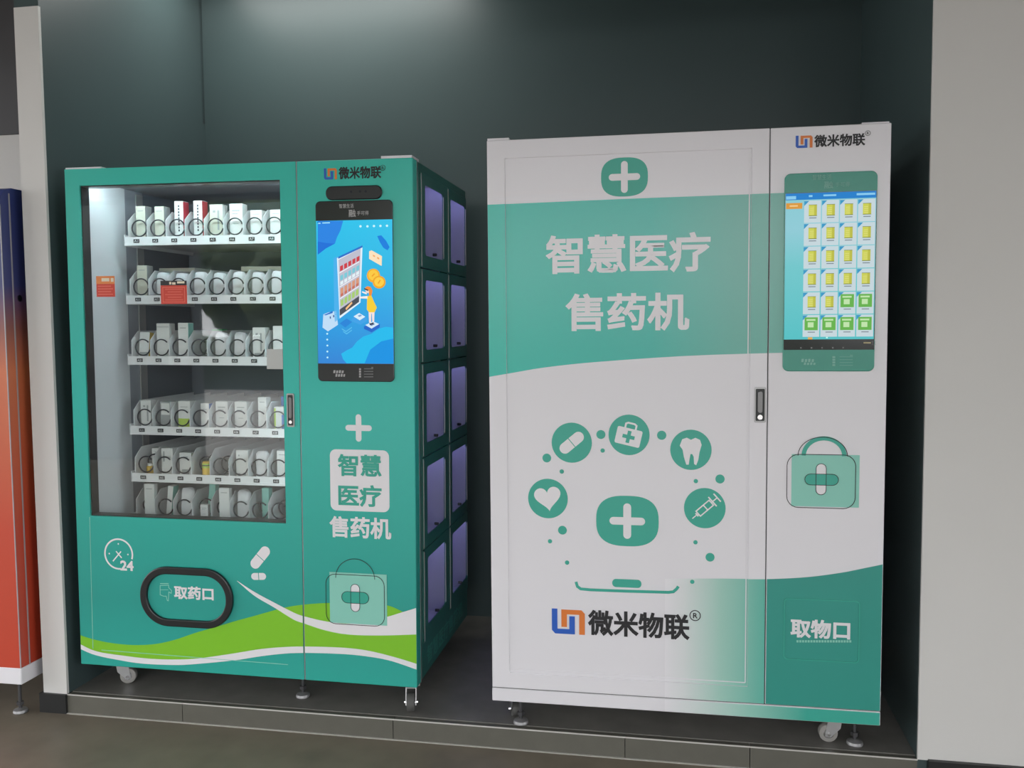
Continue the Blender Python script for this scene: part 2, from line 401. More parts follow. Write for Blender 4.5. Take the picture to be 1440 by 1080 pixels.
def logo(parent, PF, px0, px1, py0, py1, tx0, tx1, ty0, ty1, rcx, rcy, rr, y=-EPS):
    """square U and N brand mark, four black characters and the registered sign"""
    U0, V1 = PF(px0, py0); U1, V0 = PF(px1, py1); V0 = PF((px0+px1)/2, py1)[1]; V1 = PF((px0+px1)/2, py0)[1]
    def q(a, b): return (U0+(U1-U0)*a, V0+(V1-V0)*b)
    tk = .155
    Ub = [[q(0, .22), q(.12, .02), q(.70, .02), q(.70, .22), q(0, .22)][:5]]
    blue = [[q(0, 1), q(0, .14), q(.10, 0), q(.70, 0), q(.70, .20), q(.17, .20), q(.17, 1)], [q(.53, .20), q(.70, .20), q(.70, .72), q(.53, .72)]]
    orange = [[q(1, 0), q(1, .84), q(.9, .98), q(.29, .98), q(.29, .79), q(.83, .79), q(.83, 0)], [q(.29, .28), q(.29, .79), q(.46, .79), q(.46, .28)]]
    art('logo_mark', parent, [(blue, LOGOB), (orange, LOGOO)], y)
    text_px('logo_lettering', parent, PF, '微米物联', (tx0+tx1)/2, (ty0+ty1)/2, tx1-tx0, ty1-ty0, INK, .030, y)
    c = PF(rcx, rcy); r = PF(rcx+rr, rcy)[0]-c[0]
    rp = stroke(circ(*c, r*.9, 24), r*.16, True) + text_polys('R', c[0]-r*.36, c[0]+r*.42, c[1]-r*.48, c[1]+r*.48, .02)
    art('registered_sign', parent, [(rp, INK)], y)
def plus(PF, cx, cy, hw, hh, t):
    c = PF(cx, cy); a = PF(cx+hw, cy)[0]-c[0]; b = PF(cx, cy-hh)[1]-c[1]; r = t
    return [pill(c[0]-a+r, c[1], c[0]+a-r, c[1], r), pill(c[0], c[1]-b+r, c[0], c[1]+b-r, r)]
def case_icon(parent, PF, rect, outl, hand, vbar, hbar, green_handle):
    """pale first-aid case with thin black outlines and a cross of two capsules"""
    a = PF(rect[0], rect[3]); b = PF(rect[2], rect[1])
    layers = [([[(a[0], a[1]), (b[0], a[1]), (b[0], b[1]), (a[0], b[1])]], MINT)]
    o0 = PF(outl[0], outl[3]); o1 = PF(outl[2], outl[1])
    rr = rrect(o0[0], o1[0], o0[1], o1[1], .035)
    h0 = PF(hand[0], hand[3]); h1 = PF(hand[2], hand[1]); cx = (h0[0]+h1[0])/2; rx = (h1[0]-h0[0])/2; rz = h1[1]-h0[1]
    if green_handle:
        arc = [(cx+.004+(rx-.013)*math.cos(math.pi*k/24), h0[1]+(rz-.004)*math.sin(math.pi*k/24)) for k in range(25)]
        layers.append((stroke(arc, .013), TEALB))
    arc = [(cx+rx*math.cos(math.pi*k/24), h0[1]+rz*math.sin(math.pi*k/24)) for k in range(25)]
    v0 = PF(vbar[0], vbar[3]); v1 = PF(vbar[2], vbar[1]); w = (v1[0]-v0[0])/2
    vp = pill(v0[0]+w, v0[1]+w, v0[0]+w, v1[1]-w, w)
    g0 = PF(hbar[0], hbar[3]); g1 = PF(hbar[2], hbar[1]); w2 = (g1[1]-g0[1])/2
    hp = pill(g0[0]+w2, g0[1]+w2, g1[0]-w2, g0[1]+w2, w2)
    layers.append(([vp], WHITE)); layers.append(([hp], TEALB))
    lines = stroke(rr, .0022, True) + stroke(arc, .0022) + stroke(vp, .0018, True) + stroke(hp, .0018, True)
    layers.append((lines, INK))
    return art('printed_case_icon', parent, layers)

# ================================================================== LEFT MACHINE: glass-front medicine vending machine
L = root('vending_machine', LM, 'teal glass-front medicine vending machine with trays of cartons and side lockers', 'vending machine')
SX = .8865                               # seam between glass door and control door
ZT = ZL+HL
ox0, ox1, oz0, oz1 = .0575, .8265, .671, 1.875
# cabinet shell
c = MB()
c.box(.004, .045, .05, DL, ZL+.004, ZT-.002); c.box(.045, SX, .05, DL, ZT-.028, ZT-.002); c.box(.045, SX, .05, DL, ZL+.004, ZL+.03)
c.box(.045, SX, DL-.03, DL, ZL+.03, ZT-.028); c.box(.866, SX, .05, DL-.03, ZL+.03, ZT-.028)
c.box(SX, WL-.36, .05, DL, ZL+.004, ZT-.002)
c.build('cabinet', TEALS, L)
ln = MB(); ln.box(.045, .047, .048, .29, .45, ZT-.028, 0); ln.box(.045, .0468, .29, .41, .45, ZT-.028, 2); ln.box(.045, .0468, .41, DL-.03, .45, ZT-.028, 1); ln.box(.864, .866, .05, DL-.03, .45, ZT-.028, 0)  # left wall greys, then darkens rearward: tray shade put into its colour
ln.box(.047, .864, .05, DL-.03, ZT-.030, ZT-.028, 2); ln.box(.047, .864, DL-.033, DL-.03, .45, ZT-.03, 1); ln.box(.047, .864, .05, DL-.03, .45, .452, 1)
ln.build('inner_liner', [LINER, BACKP, mat('liner_grey_and_shade', (.30, .32, .36), .5)], L)
led = MB(); led.box(.06, .84, .062, .074, ZT-.045, ZT-.031)
led.build('light_bar', mat('led_cool_white', (.86, .92, 1), .4, emit=30), L)
led = MB(); led.box(.844, .852, .052, .064, .70, ZT-.06)
led.build('light_bar', mat('led_side_fill', (.88, .93, 1), .4, emit=10), L)  # hidden upright bar, added to brighten the lower trays
# upright rails at the back of the compartment
for y in (.36,):
    MB().box(.047, .052, y, y+.045, .5, ZT-.04).build('tray_upright', GALV, L)

# ---- glass door
TEALG = ramp_mat('teal_fade_print', 2, 0, 2, [(.05, (.030, .40, .33)), (.18, (.028, .345, .29)), (.32, (.032, .41, .34)), (.55, (.036, .52, .44)), (.95, (.05, .53, .43))], .24)
dr = MB()
dr.ring([(0, ZL), (SX-.0015, ZL), (SX-.0015, ZT), (0, ZT)], [(ox0, oz0), (ox1, oz0), (ox1, oz1), (ox0, oz1)], 0, .048)
door = dr.build('glass_door', TEALG, L)
bv = door.modifiers.new('edge', 'BEVEL'); bv.width = .0025; bv.segments = 2; bv.limit_method = 'ANGLE'
g = MB(); g.ring([(ox0, oz0), (ox1, oz0), (ox1, oz1), (ox0, oz1)], [(ox0+.004, oz0+.004), (ox1-.004, oz0+.004), (ox1-.004, oz1-.004), (ox0+.004, oz1-.004)], .0075, .0485)
g.build('door_lining', BLACK, door)
pane = MB().box(ox0, ox1, .003, .007, oz0, oz1).build('glass_pane', GLASS, door)
hl = PL(401.5, 553.5); hh_ = PL(415, 601)
hatch_handle(door, .8385, .8665, 1.0165, 1.134)
# folded-edge ridges on the door skin
def ridge(parent, pts, w=.002, h=.0014, m=TEAL, name='pressed_ridge'):
    b = MB()
    for q in stroke(pts, w): b.prism(q if area2(q) > 0 else q[::-1], -h, .0002)
    return b.build(name, m, parent)
ridge(door, [PL(126.3, 727), PL(131, 912)], m=MINT); ridge(door, [PL(143, 914), PL(405, 934.5)], m=MINT)  # mint colour paints the bright highlight along the folds
# ---- waves printed across door and control door
ctl = MB().cbox(SX+.0025, WL, 0, .048, ZL, ZT, .0025).build('control_door', TEALG, L)
MB().box(SX-.0016, SX+.0026, .004, .03, ZL, ZT).build('door_seam', SEAM, L)
lime_top = [(104, 888), (111.4, 892.5), (135.5, 900), (163, 905), (191, 907), (219, 905.5), (246.7, 899.4), (274.4, 890), (302, 882), (330, 873.6), (357.8, 866), (380, 859.7), (402, 854), (424.4, 850.5), (456.6, 848), (500, 847.5), (543.7, 851), (562, 858), (590, 874)]
wl_top = [(104, 901), (111.7, 905), (133, 915), (167, 921), (217, 926.5), (267, 926.7), (300, 923), (333, 918), (367, 912.5), (400, 909.7), (427, 909), (480, 910.5), (513, 914), (547, 921.7), (584, 932.7), (595, 937)]
wl_bot = [(104, 907), (111.7, 911.7), (133, 920.7), (167, 928), (200, 933), (250, 935), (283, 933), (333, 928), (367, 922.7), (400, 919), (427, 918), (480, 919.5), (513, 922.5), (547, 928.5), (584, 940.7), (595, 945)]
up_top = [(333.6, 816.5), (357.8, 832), (385.6, 847), (413, 861), (424.4, 865.5), (461, 874), (500, 876.5), (543.7, 867.4), (565, 861), (584.6, 855), (592, 852)]
up_bot = [(333.6, 817), (357.8, 837.5), (385.6, 854), (413, 871), (426, 876), (456.6, 886), (487, 891.8), (530.6, 893.5), (584.6, 892), (592, 891.5)]
tip = PL(333.6, 817)[0]
for par, xa, xb in ((door, .001, SX-.0025), (ctl, SX+.0035, WL-.001)):
    art('printed_lime_wave', par, [(band(PL, lime_top, wl_top, xa, xb), LIME)])
    art('printed_white_wave', par, [(band(PL, wl_top, wl_bot, xa, xb), WHITE)], -EPS*1.6)
    art('printed_white_swoosh', par, [(band(PL, up_top, up_bot, max(xa, tip), xb, 50), WHITE)], -EPS*2.2)
# ---- 24 hour clock mark
c0 = PL(167, 779); r0 = PL(186.3, 779)[0]-c0[0]
arc = [(c0[0]+r0*math.cos(math.radians(a)), c0[1]+r0*math.sin(math.radians(a))) for a in range(-18, 285-1, 8)]
clk = stroke(arc, .0062)
for a in (90, 0, 180): clk.append(circ(c0[0]+r0*.68*math.cos(math.radians(a)), c0[1]+r0*.68*math.sin(math.radians(a)), .003, 10))
clk += stroke([(c0[0]+.010, c0[1]+.010), (c0[0]-.024, c0[1]-.028)], .0045) + stroke([(c0[0]-.010, c0[1]+.010), (c0[0]+.012, c0[1]-.014)], .0045)
a = PL(169.5, 802); b = PL(188, 789.5)
clk += text_polys('24', a[0], b[0], a[1], b[1]+.002, .035)
art('printed_clock_mark', door, [(clk, WHITE)])
# ---- capsules
def capsule(c, ln_, r, deg):
    p = [pill(c[0]-ln_/2+r, c[1], c[0]-.0015, c[1], r), pill(c[0]+.0015, c[1], c[0]+ln_/2-r, c[1], r)]
    h1 = [q for q in pill(c[0]-ln_/2+r, c[1], c[0]-.0016, c[1], r, 10) if q[0] <= c[0]-.0014] + []
    def half(sg):
        n = 10; e = c[0]+sg*(ln_/2-r)
        pts = [(e+sg*r*math.cos(math.pi*(k/n-.5)), c[1]+r*math.sin(math.pi*(k/n-.5))) for k in range(n+1)]
        pts += [(c[0]+sg*.0013, c[1]+r), (c[0]+sg*.0013, c[1]-r)]
        return rot2(pts, c, deg)
    return [half(1), half(-1)]
art('printed_capsule', door, [(capsule(PL(366, 784), .097, .0185, 50), WHITE)])
art('printed_capsule', door, [(capsule(PL(363.8, 810.5), .057, .0125, 3), WHITE)])
# ---- delivery flap
fo = PL(199.5, 840)[0]; f1 = PL(329, 840)[0]; fz1 = PL(264, 797.5)[1]; fz0 = PL(264, 881)[1]
fr = (fz1-fz0)/2; n_ = 14
b = MB(); b.ring(rrect(fo, f1, fz0, fz1, fr*.98, n_), rrect(fo+.027, f1-.027, fz0+.027, fz1-.027, fr*.98-.027, n_), -.014, .0)
flr = b.build('delivery_flap_surround', BLACK, door); bv = flr.modifiers.new('edge', 'BEVEL'); bv.width = .004; bv.segments = 2; bv.limit_method = 'ANGLE'
flap = MB().prism(rrect(fo+.0268, f1-.0268, fz0+.0268, fz1-.0268, fr*.98-.027, n_), -.003, .0).build('delivery_flap', TEALG, door)
text_px('printed_flap_lettering', door, PL, '取药口', 273.4, 833.7, 55.5, 18.5, WHITE, .034, -.0036)
fp = [PL(*p) for p in [(226, 823), (226, 836), (231, 838), (234.5, 838), (236, 844), (237.5, 844.5), (238.2, 832), (241.5, 834), (242, 830), (238, 826), (238, 822.5)]]
art('printed_hand_sign', door, [(stroke(fp, .0024, True) + stroke([PL(226, 820.3), PL(238, 820.3)], .003) + stroke([PL(226.5, 829), PL(237.5, 829)], .0016), MINT)], -.0036)
# ---- stickers on the glass
def sticker(x0, y0, x1, y1, layers_fn, name):
    a = PL(x0, y1); b_ = PL(x1, y0); bw, bh = b_[0]-a[0], b_[1]-a[1]
    def q(u, v): return (a[0]+bw*u, a[1]+bh*v)
    return art(name, door, layers_fn(q), .0024)
STR = mat('sticker_red', (.62, .055, .03), .5); STR2 = mat('sticker_rose', (.78, .16, .11), .5); STO = mat('sticker_orange', (.75, .24, .06), .5); STK = mat('sticker_black', (.02, .02, .022), .5); STY = mat('sticker_cream', (.8, .72, .55), .5)
def rc(q, u0, v0, u1, v1): return [q(u0, v0), q(u1, v0), q(u1, v1), q(u0, v1)]
def st1(q):
    fr_ = [rc(q, .07, .07, .93, .10), rc(q, .07, .70, .93, .73), rc(q, .07, .07, .10, .73), rc(q, .90, .07, .93, .73)]
    ln_ = [rc(q, .17+.1*(k % 2), .16+.115*k, .85-.06*(k % 2), .19+.115*k) for k in range(5)]
    return [([rc(q, 0, 0, 1, .80)], STR), ([rc(q, 0, .80, 1, 1)], STK), (fr_+ln_, STR2), ([rc(q, .34, .84, .42, .95), rc(q, .45, .83, .58, .93), rc(q, .64, .88, .92, .97)], STY)]
tag(sticker(226, 394.5, 262, 427.5, st1, 'warning_sticker'), 'red notice sticker with a black header stuck on the glass')
def st2(q):
    ln_ = [rc(q, .08, .10+.13*k, .9-.1*(k % 2), .145+.13*k) for k in range(4)]
    return [([rc(q, 0, 0, 1, .62)], STR), ([rc(q, 0, .62, 1, 1)], STO), (ln_, STR2), ([rc(q, .30, .74, .72, .9), rc(q, .8, .72, .95, .9)], STY)]
tag(sticker(135.5, 388, 160.5, 417.5, st2, 'notice_sticker'), 'small red and orange notice sticker near the left edge of the glass')
tag(sticker(375, 491, 397, 519, lambda q: [([rc(q, 0, 0, 1, 1)], mat('sticker_grey', (.5, .52, .5), .5))], 'pale_sticker'), 'small pale grey sticker beside the right edge of the glass')
# ---- control door: logo, camera bar, touch screen
logo(ctl, PL, 455.5, 474, 236.5, 252.5, 476.5, 536, 234, 251.5, 538.3, 236, 4)
a = PL(459, 281); b_ = PL(537.5, 261.5); a = (a[0], PL(498, 281)[1]); b_ = (b_[0], PL(498, 261.5)[1])
cb = MB().prism(rrect(a[0], b_[0], a[1], b_[1], .0215, 8), -.008, 0, 0, .003).build('camera_bar', BLACK, ctl)
for u in (.46, .62, .72):
    k = MB(); k.lathe([(.004, -.0088), (.004, -.0075)], (a[0]+(b_[0]-a[0])*u, 0, (a[1]+b_[1])/2+.003), 'y', 14); k.build('camera_lens', mat('lens_glass', (.03, .035, .045), .08), ctl)
bx0, bx1, bz0, bz1 = .9575, 1.2325, 1.1785, 1.7965
scr = MB().prism(rrect(bx0, bx1, bz0, bz1, .016, 6), -.007, 0, 0, .002).build('touch_screen', BEZEL, L)
EMS = {}
def em(r, g, b, k=1.0):
    key = (r, g, b, k)
    if key not in EMS: EMS[key] = mat('display_%d_%d_%d_%d' % (r, g, b, k*100), srgb(r, g, b), .5, spec=.2, emit=k); MATS[EMS[key].name].node_tree.nodes['Principled BSDF'].inputs['Base Color'].default_value = (.01, .01, .01, 1)
    return EMS[key]
dx0, dx1, dz0, dz1 = .9595, 1.2325, 1.2405, 1.7300
SCG = ramp_mat('display_blue', 2, dz0, dz1, [(0, srgb(30, 130, 215)), (.3, srgb(14, 158, 228)), (.65, srgb(18, 182, 232)), (1, srgb(30, 196, 238))], .3, emit=.95)
dsp = MB().box(dx0, dx1-.0006, -.0076, -.0068, dz0, dz1).build('display', SCG, scr)
def q1(x, y):      # illustration drawn in the crop (440,305)-(560,515), 617x1080
    u, v = PL(440+x/617*120, 305+y/1080*210); return (min(max(u, dx0), dx1-.0008), min(max(v, dz0), dz1))
Y1 = -.0080
def pic(name, layers, label=None):
    o = art(name, scr, layers, Y1)
    if label: o['label'] = label
    return o
def Q(*pts): return [q1(*p) for p in pts]
pic('display_cloud', [([Q((42, 30), (225, 30), (205, 100), (180, 150), (165, 195), (100, 230), (42, 275))], em(35, 130, 225)), ([Q((42, 180), (100, 190), (165, 195), (100, 230), (42, 275))], em(20, 110, 215))])
pic('display_cloud', [([Q((210, 990), (250, 965), (290, 945), (325, 900), (370, 865), (430, 845), (480, 810), (530, 795), (592, 800), (592, 1058), (250, 1058), (225, 1030))], em(25, 185, 235)), ([Q((380, 1058), (420, 960), (500, 900), (592, 880), (592, 1058))], em(0, 145, 225))])
pic('display_leaf', [([Q((470, 140), (500, 135), (535, 175), (560, 220), (545, 243), (515, 225), (490, 185))], em(15, 125, 220))])
pic('display_dot_row', [([[q1(cx+9*math.cos(t*.785), cy+9*math.sin(t*.785)) for t in range(8)] for cx, cy in [(350, 70), (400, 70), (447, 68), (494, 67), (541, 66)]], em(200, 245, 252))])
pic('display_dot_row', [([[q1(cx+7*math.cos(t*.785), cy+7*math.sin(t*.785)) for t in range(8)] for cx, cy in [(110, 845), (110, 887), (111, 930), (111, 973), (112, 1016)]], em(190, 240, 252))])
pic('display_title', [([Q((38, 38), (140, 34), (140, 42), (38, 46))], em(20, 90, 170)), ([Q((45, 44), (62, 43), (62, 52), (45, 53)), Q((75, 42), (130, 40), (130, 48), (75, 50))], em(160, 225, 245))])
kiosk = [([Q((155, 300), (185, 285), (200, 735), (165, 760), (160, 690))], em(70, 175, 235)), ([Q((180, 300), (365, 207), (350, 620), (200, 735))], em(225, 240, 250)), ([Q((190, 290), (365, 207), (365, 222), (190, 305))], em(40, 110, 200)), ([Q((192, 312), (352, 228), (342, 615), (204, 715))], em(190, 190, 205))]
def kq(u, v):
    A, B, C_, D = (192, 312), (352, 228), (342, 615), (204, 715)
    tx = A[0]+(B[0]-A[0])*u; ty = A[1]+(B[1]-A[1])*u; bx = D[0]+(C_[0]-D[0])*u; by = D[1]+(C_[1]-D[1])*u
    return q1(tx+(bx-tx)*v, ty+(by-ty)*v)
rows = [(.13, .22, (205, 60, 70)), (.30, .39, (120, 200, 215)), (.41, .47, (225, 240, 245)), (.53, .63, (215, 150, 120)), (.63, .68, (200, 110, 90)), (.74, .85, (165, 205, 110))]
for v0, v1, col in rows:
    kiosk.append(([[kq(.06+.19*k, v0), kq(.20+.19*k, v0), kq(.20+.19*k, v1), kq(.06+.19*k, v1)] for k in range(5)], em(*col)))
kiosk.append(([[kq(.03, v), kq(.97, v), kq(.97, v+.018), kq(.03, v+.018)] for v in (.235, .485, .695)], em(240, 240, 245)))
kiosk.append(([[kq(0, .89), kq(1, .89), kq(1, 1), kq(0, 1)]], em(70, 75, 85)))
kiosk.append(([[kq(.3, .94), kq(.62, .90), kq(.66, .94), kq(.34, .985)]], em(245, 190, 130)))
pic('display_kiosk_drawing', kiosk)
pic('display_voucher', [([Q((412, 250), (430, 243), (505, 285), (503, 355), (495, 352), (412, 305))], em(250, 225, 190)), ([Q((440, 275), (455, 282), (455, 292), (440, 286)), Q((470, 290), (485, 298), (485, 310), (470, 302))], em(245, 165, 90))])
def ell(cx, cy, rx, ry, n=20): return [q1(cx+rx*math.cos(2*math.pi*k/n), cy+ry*math.sin(2*math.pi*k/n)) for k in range(n)]
pic('display_coins', [([ell(443, 425, 48, 50)], em(240, 170, 40)), ([ell(443, 422, 36, 38)], em(250, 200, 60)), ([ell(485, 473, 47, 46)], em(240, 165, 30)), ([ell(485, 471, 35, 34)], em(252, 205, 65)), ([Q((475, 480), (490, 455), (497, 460), (482, 486)), Q((430, 428), (450, 408), (456, 414), (437, 434))], em(240, 160, 30))])
pic('display_bag', [([Q((82, 705), (120, 690), (175, 680), (188, 780), (115, 828), (76, 800))], em(190, 220, 245)), ([Q((85, 710), (150, 680), (150, 695), (100, 712))], em(30, 110, 200)), ([Q((128, 722), (136, 718), (138, 734), (130, 738)), Q((152, 712), (160, 708), (162, 724), (154, 728))], em(60, 90, 150))])
pic('display_phone_step', [([Q((285, 740), (330, 700), (400, 735), (395, 755), (350, 780), (285, 755))], em(60, 160, 230)), ([Q((300, 720), (340, 695), (385, 722), (345, 748))], em(215, 235, 248)), ([Q((330, 715), (350, 706), (362, 714), (342, 724))], em(120, 160, 210))])
pic('display_phone_step', [([Q((375, 790), (490, 775), (488, 800), (430, 835), (375, 810))], em(25, 100, 200)), ([Q((385, 782), (440, 755), (485, 775), (430, 808))], em(210, 232, 248)), ([Q((415, 780), (440, 768), (455, 775), (430, 788))], em(90, 110, 150))])
pic('display_stripes', [([Q((215, 805), (245, 825), (288, 795), (288, 803), (245, 833), (215, 813)), Q((225, 825), (250, 842), (288, 815), (288, 822), (250, 850), (225, 832))], em(90, 190, 235)), ([Q((200, 770), (250, 735), (290, 760), (240, 800))], em(30, 130, 215))])
pic('display_shopper_drawing', [([Q((408, 680), (452, 680), (448, 765), (436, 772), (432, 700), (428, 700), (426, 775), (412, 768))], em(245, 225, 220)), ([Q((398, 575), (428, 568), (450, 620), (468, 655), (452, 690), (412, 690), (396, 670))], em(245, 205, 50)), ([Q((400, 572), (345, 578), (345, 590), (402, 592)), Q((395, 548), (362, 538), (362, 548), (396, 562))], em(248, 235, 230)), ([ell(405, 530, 19, 22)], em(235, 215, 205)), ([Q((385, 512), (400, 502), (425, 508), (437, 535), (430, 570), (412, 570), (412, 535), (386, 522))], em(240, 140, 50)), ([Q((378, 515), (408, 528), (406, 538), (378, 524))], em(50, 50, 70)), ([Q((414, 766), (424, 770), (446, 762), (446, 772), (420, 782))], em(40, 40, 60))])
pic('display_rocket_mark', [([Q((525, 940), (540, 965), (540, 990), (525, 985), (510, 990), (510, 965)), Q((500, 1005), (552, 1003), (552, 1015), (500, 1017))], em(110, 205, 245))])
BTXT = mat('bezel_lettering', (.42, .42, .42), .5); BTXD = mat('bezel_fine_lettering', (.14, .15, .15), .5); TTXT = mat('teal_bezel_lettering', (.22, .50, .42), .5); TTXD = mat('teal_bezel_fine', (.12, .40, .33), .5)
def bezel_text(parent, PF, P0, m, md, y):
    """calligraphy above the display, slogan and tables of fine print below it"""
    (a0, a1, a2, a3), (b0, b1, b2, b3), (c0_, c1, c2, c3), (d0, d1, d2, d3), (e0, e1, e2, e3), fine = P0
    for s, (x0, y0, x1, y1), bo in (('智慧生活', (a0, a1, a2, a3), .01), ('融', (b0, b1, b2, b3), .02), ('手可得', (c0_, c1, c2, c3), .01)):
        text_px('bezel_lettering', parent, PF, s, (x0+x1)/2, (y0+y1)/2, x1-x0, y1-y0, m, bo, y)
    for x0, y0, x1, y1 in ((d0, d1, d2, d3), (e0, e1, e2, e3)):       # fine print too small to read: short slanted marks
        w = (x1-x0)/4
        art('bezel_fine_print', parent, [([[PF(x0+w*k+.3, y1), PF(x0+w*k+w*.75, y1), PF(x0+w*k+w*.75+.5, y0+.4*(k % 2)), PF(x0+w*k+.8, y0+.4*(k % 2))] for k in range(4)], m)], y)
    x0, y0, x1, y1 = fine
    def q(u, v): return PF(x0+(x1-x0)*u, y0+(y1-y0)*v)
    P_ = [[q(.0, v), q(.13, v), q(.13, v+.17), q(0, v+.17)] for v in (.05, .28, .51, .74)]
    art('bezel_fine_print', parent, [(P_, m), ([[q(.33, v), q(.95, v), q(.95, v+.09), q(.33, v+.09)] for v in (.05, .30, .55, .80)] + [[q(.82, -.08), q(.95, -.08), q(.95, .1), q(.82, .1)]], md)], y)
bezel_text(scr, PL, ((478, 287, 498.5, 293), (491.5, 295, 501.5, 305.5), (503, 297, 519.5, 303), (469.5, 520.5, 485, 524.5), (472.5, 525.5, 487, 529.5), (506, 517, 527, 532)), BTXT, BTXD, -.0076)
# ---- control door: cross, lettering, case
art('printed_cross', ctl, [(plus(PL, 504.3, 601.8, 18.6, 19.3, .0102), WHITE)])
a = PL(464.5, 719); b_ = PL(547.5, 633); 
art('printed_white_square', ctl, [([rrect(PL(464.5, 676)[0], PL(547.5, 676)[0], PL(506, 719)[1], PL(506, 632.5)[1], .022)], WHITE)])
text_px('printed_lettering', ctl, PL, '智慧', 506, 654.5, 61, 31, TEALB, .028, -.0013)
text_px('printed_lettering', ctl, PL, '医疗', 506.5, 697, 61, 30.5, TEALB, .028, -.0013)
text_px('printed_lettering', ctl, PL, '售药机', 507, 742, 86.5, 30, WHITE, .028)
case_icon(ctl, PL, (464.5, 808, 544, 875), (459.5, 810.5, 540.5, 876), (472.5, 787, 527, 812), (494, 821.5, 506, 859.5), (481, 833, 519, 847), False).location.y = -.0012
# ---- edge trim between front and side, side frame with two columns of five lockers
PS = lambda y, x, z: (WL+.0006+(-EPS-x), y, z)          # side plane: u = depth, v = height
sp_ = MB(); z0s = [1.866, 1.532, 1.198, .864, .532]; WH = .248
cols = ((.145, .400), (.518, .773)); doors = ((.092, .466), (.474, .788))
sx0 = WL-.36
fr_ = MB(); fr_.box(WL-.03, WL-.002, .05, .090, ZL+.004, ZT-.002); fr_.box(WL-.03, WL-.002, .788, DL, ZL+.004, ZT-.002); fr_.box(WL-.03, WL-.002, .467, .473, .24, ZT-.03)
fr_.box(WL-.03, WL-.002, .092, .788, ZL+.004, .232); fr_.box(WL-.03, WL-.002, .092, .788, 1.905, ZT-.002); fr_.box(sx0, WL-.03, .05, DL, ZT-.03, ZT-.002); fr_.box(sx0, WL-.03, .05, DL, ZL+.004, .22); fr_.box(sx0, WL-.03, DL-.01, DL, .22, ZT-.03)
fr_.box(sx0, WL-.03, .05, .06, .22, ZT-.03)
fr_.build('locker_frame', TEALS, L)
MB().box(WL-.004, WL+.0005, .049, .053, ZL, ZT).build('edge_trim', SEAM, L)
LEDV = mat('locker_led_violet', (.50, .47, 1.0), .4, emit=9)
LOCKW = mat('locker_white', (.72, .72, .80), .5)
tops = [1.902, 1.570, 1.236, .902, .570]; bots = [1.574, 1.240, .906, .574, .236]
for (w0, w1), (d0, d1) in zip(cols, doors):
    for zt, zt_d, zb_d in zip(z0s, tops, bots):
        zb = zt-WH
        # white compartment behind the door
        b = MB(); x1 = WL-.0035; x0 = sx0+.012; y0, y1 = max(d0+.004, w0-.03), min(d1-.008, w1+.03)
        b.add([(x1,y0,zb_d+.004),(x0,y0,zb_d+.004),(x0,y1,zb_d+.004),(x1,y1,zb_d+.004),(x1,y0,zt_d-.004),(x0,y0,zt_d-.004),(x0,y1,zt_d-.004),(x1,y1,zt_d-.004)],
              [(0,1,2,3),(4,7,6,5),(0,4,5,1),(3,2,6,7),(1,5,6,2)])
        b.build('locker_compartment', LOCKW, L)
        MB().box(x1-.03, x1-.018, y0+.03, y1-.03, zt_d-.0125, zt_d-.0048).build('locker_light', LEDV, L)
        d = MB()
        O = rrect(d0, d1, zb_d, zt_d, .004, 2); I = rrect(w0, w1, zb, zt, .012, 2)
        d.ring(O, I, 0, .004); d.v = [(WL+.002-p[1], p[0], p[2]) for p in d.v]
        ld = d.build('locker_door', TEALS, L)
        MB().box(WL+.0018, WL+.0045, d0+.0005, d0+.003, zb_d+.004, zt_d-.004).build('door_edge_strip', SEAM, ld); MB().box(WL+.0018, WL+.0045, w1-.0012, w1+.0012, zb+.006, zt-.01).build('pane_edge_strip', SEAM, ld)
        MB().box(WL-.0015, WL+.0012, w0, w1, zb, zt).build('locker_pane', GLASSL, ld)
        k = MB(); k.lathe([(.0055, WL-.006), (.0055, WL+.007), (.004, WL+.009)], (0, w0+.13, zb+.012), 'x', 12); k.build('locker_knob', BLACK, ld)
# faint lettering along the foot of the side
tp = text_polys('智慧医疗售药机', .14, .70, .135, .205, .02)
o = art('side_lettering', L, [(tp, mat('side_lettering_teal', (.07, .33, .28), .4))], 0, PS); o.location.x = -.0018
# ---- hinge plates on top, feet, casters
MB().box(.002, .145, .004, .09, ZT-.001, ZT+.006).build('hinge_plate', WPAINT, L)
MB().box(WL-.112, WL-.004, .004, .09, ZT-.001, ZT+.009).build('hinge_plate', WPAINT, L)
def gz(x): return LEAN*x
caster(L, .10, .10, gz(.1), ZL+.004, math.radians(20), True, .03); caster(L, WL-.035, .05, gz(WL), ZL+.004, math.radians(-78), False, .033)
caster(L, .10, .70, gz(.1), ZL+.004, math.radians(150)); caster(L, WL-.22, .66, gz(WL), ZL+.004, math.radians(30))
levelling_foot(L, .843, .085, gz(.843), ZL+.03)
MB().box(.006, .05, .03, .07, ZL-.006, ZL+.002).build('foot_plate', WPAINT, L)

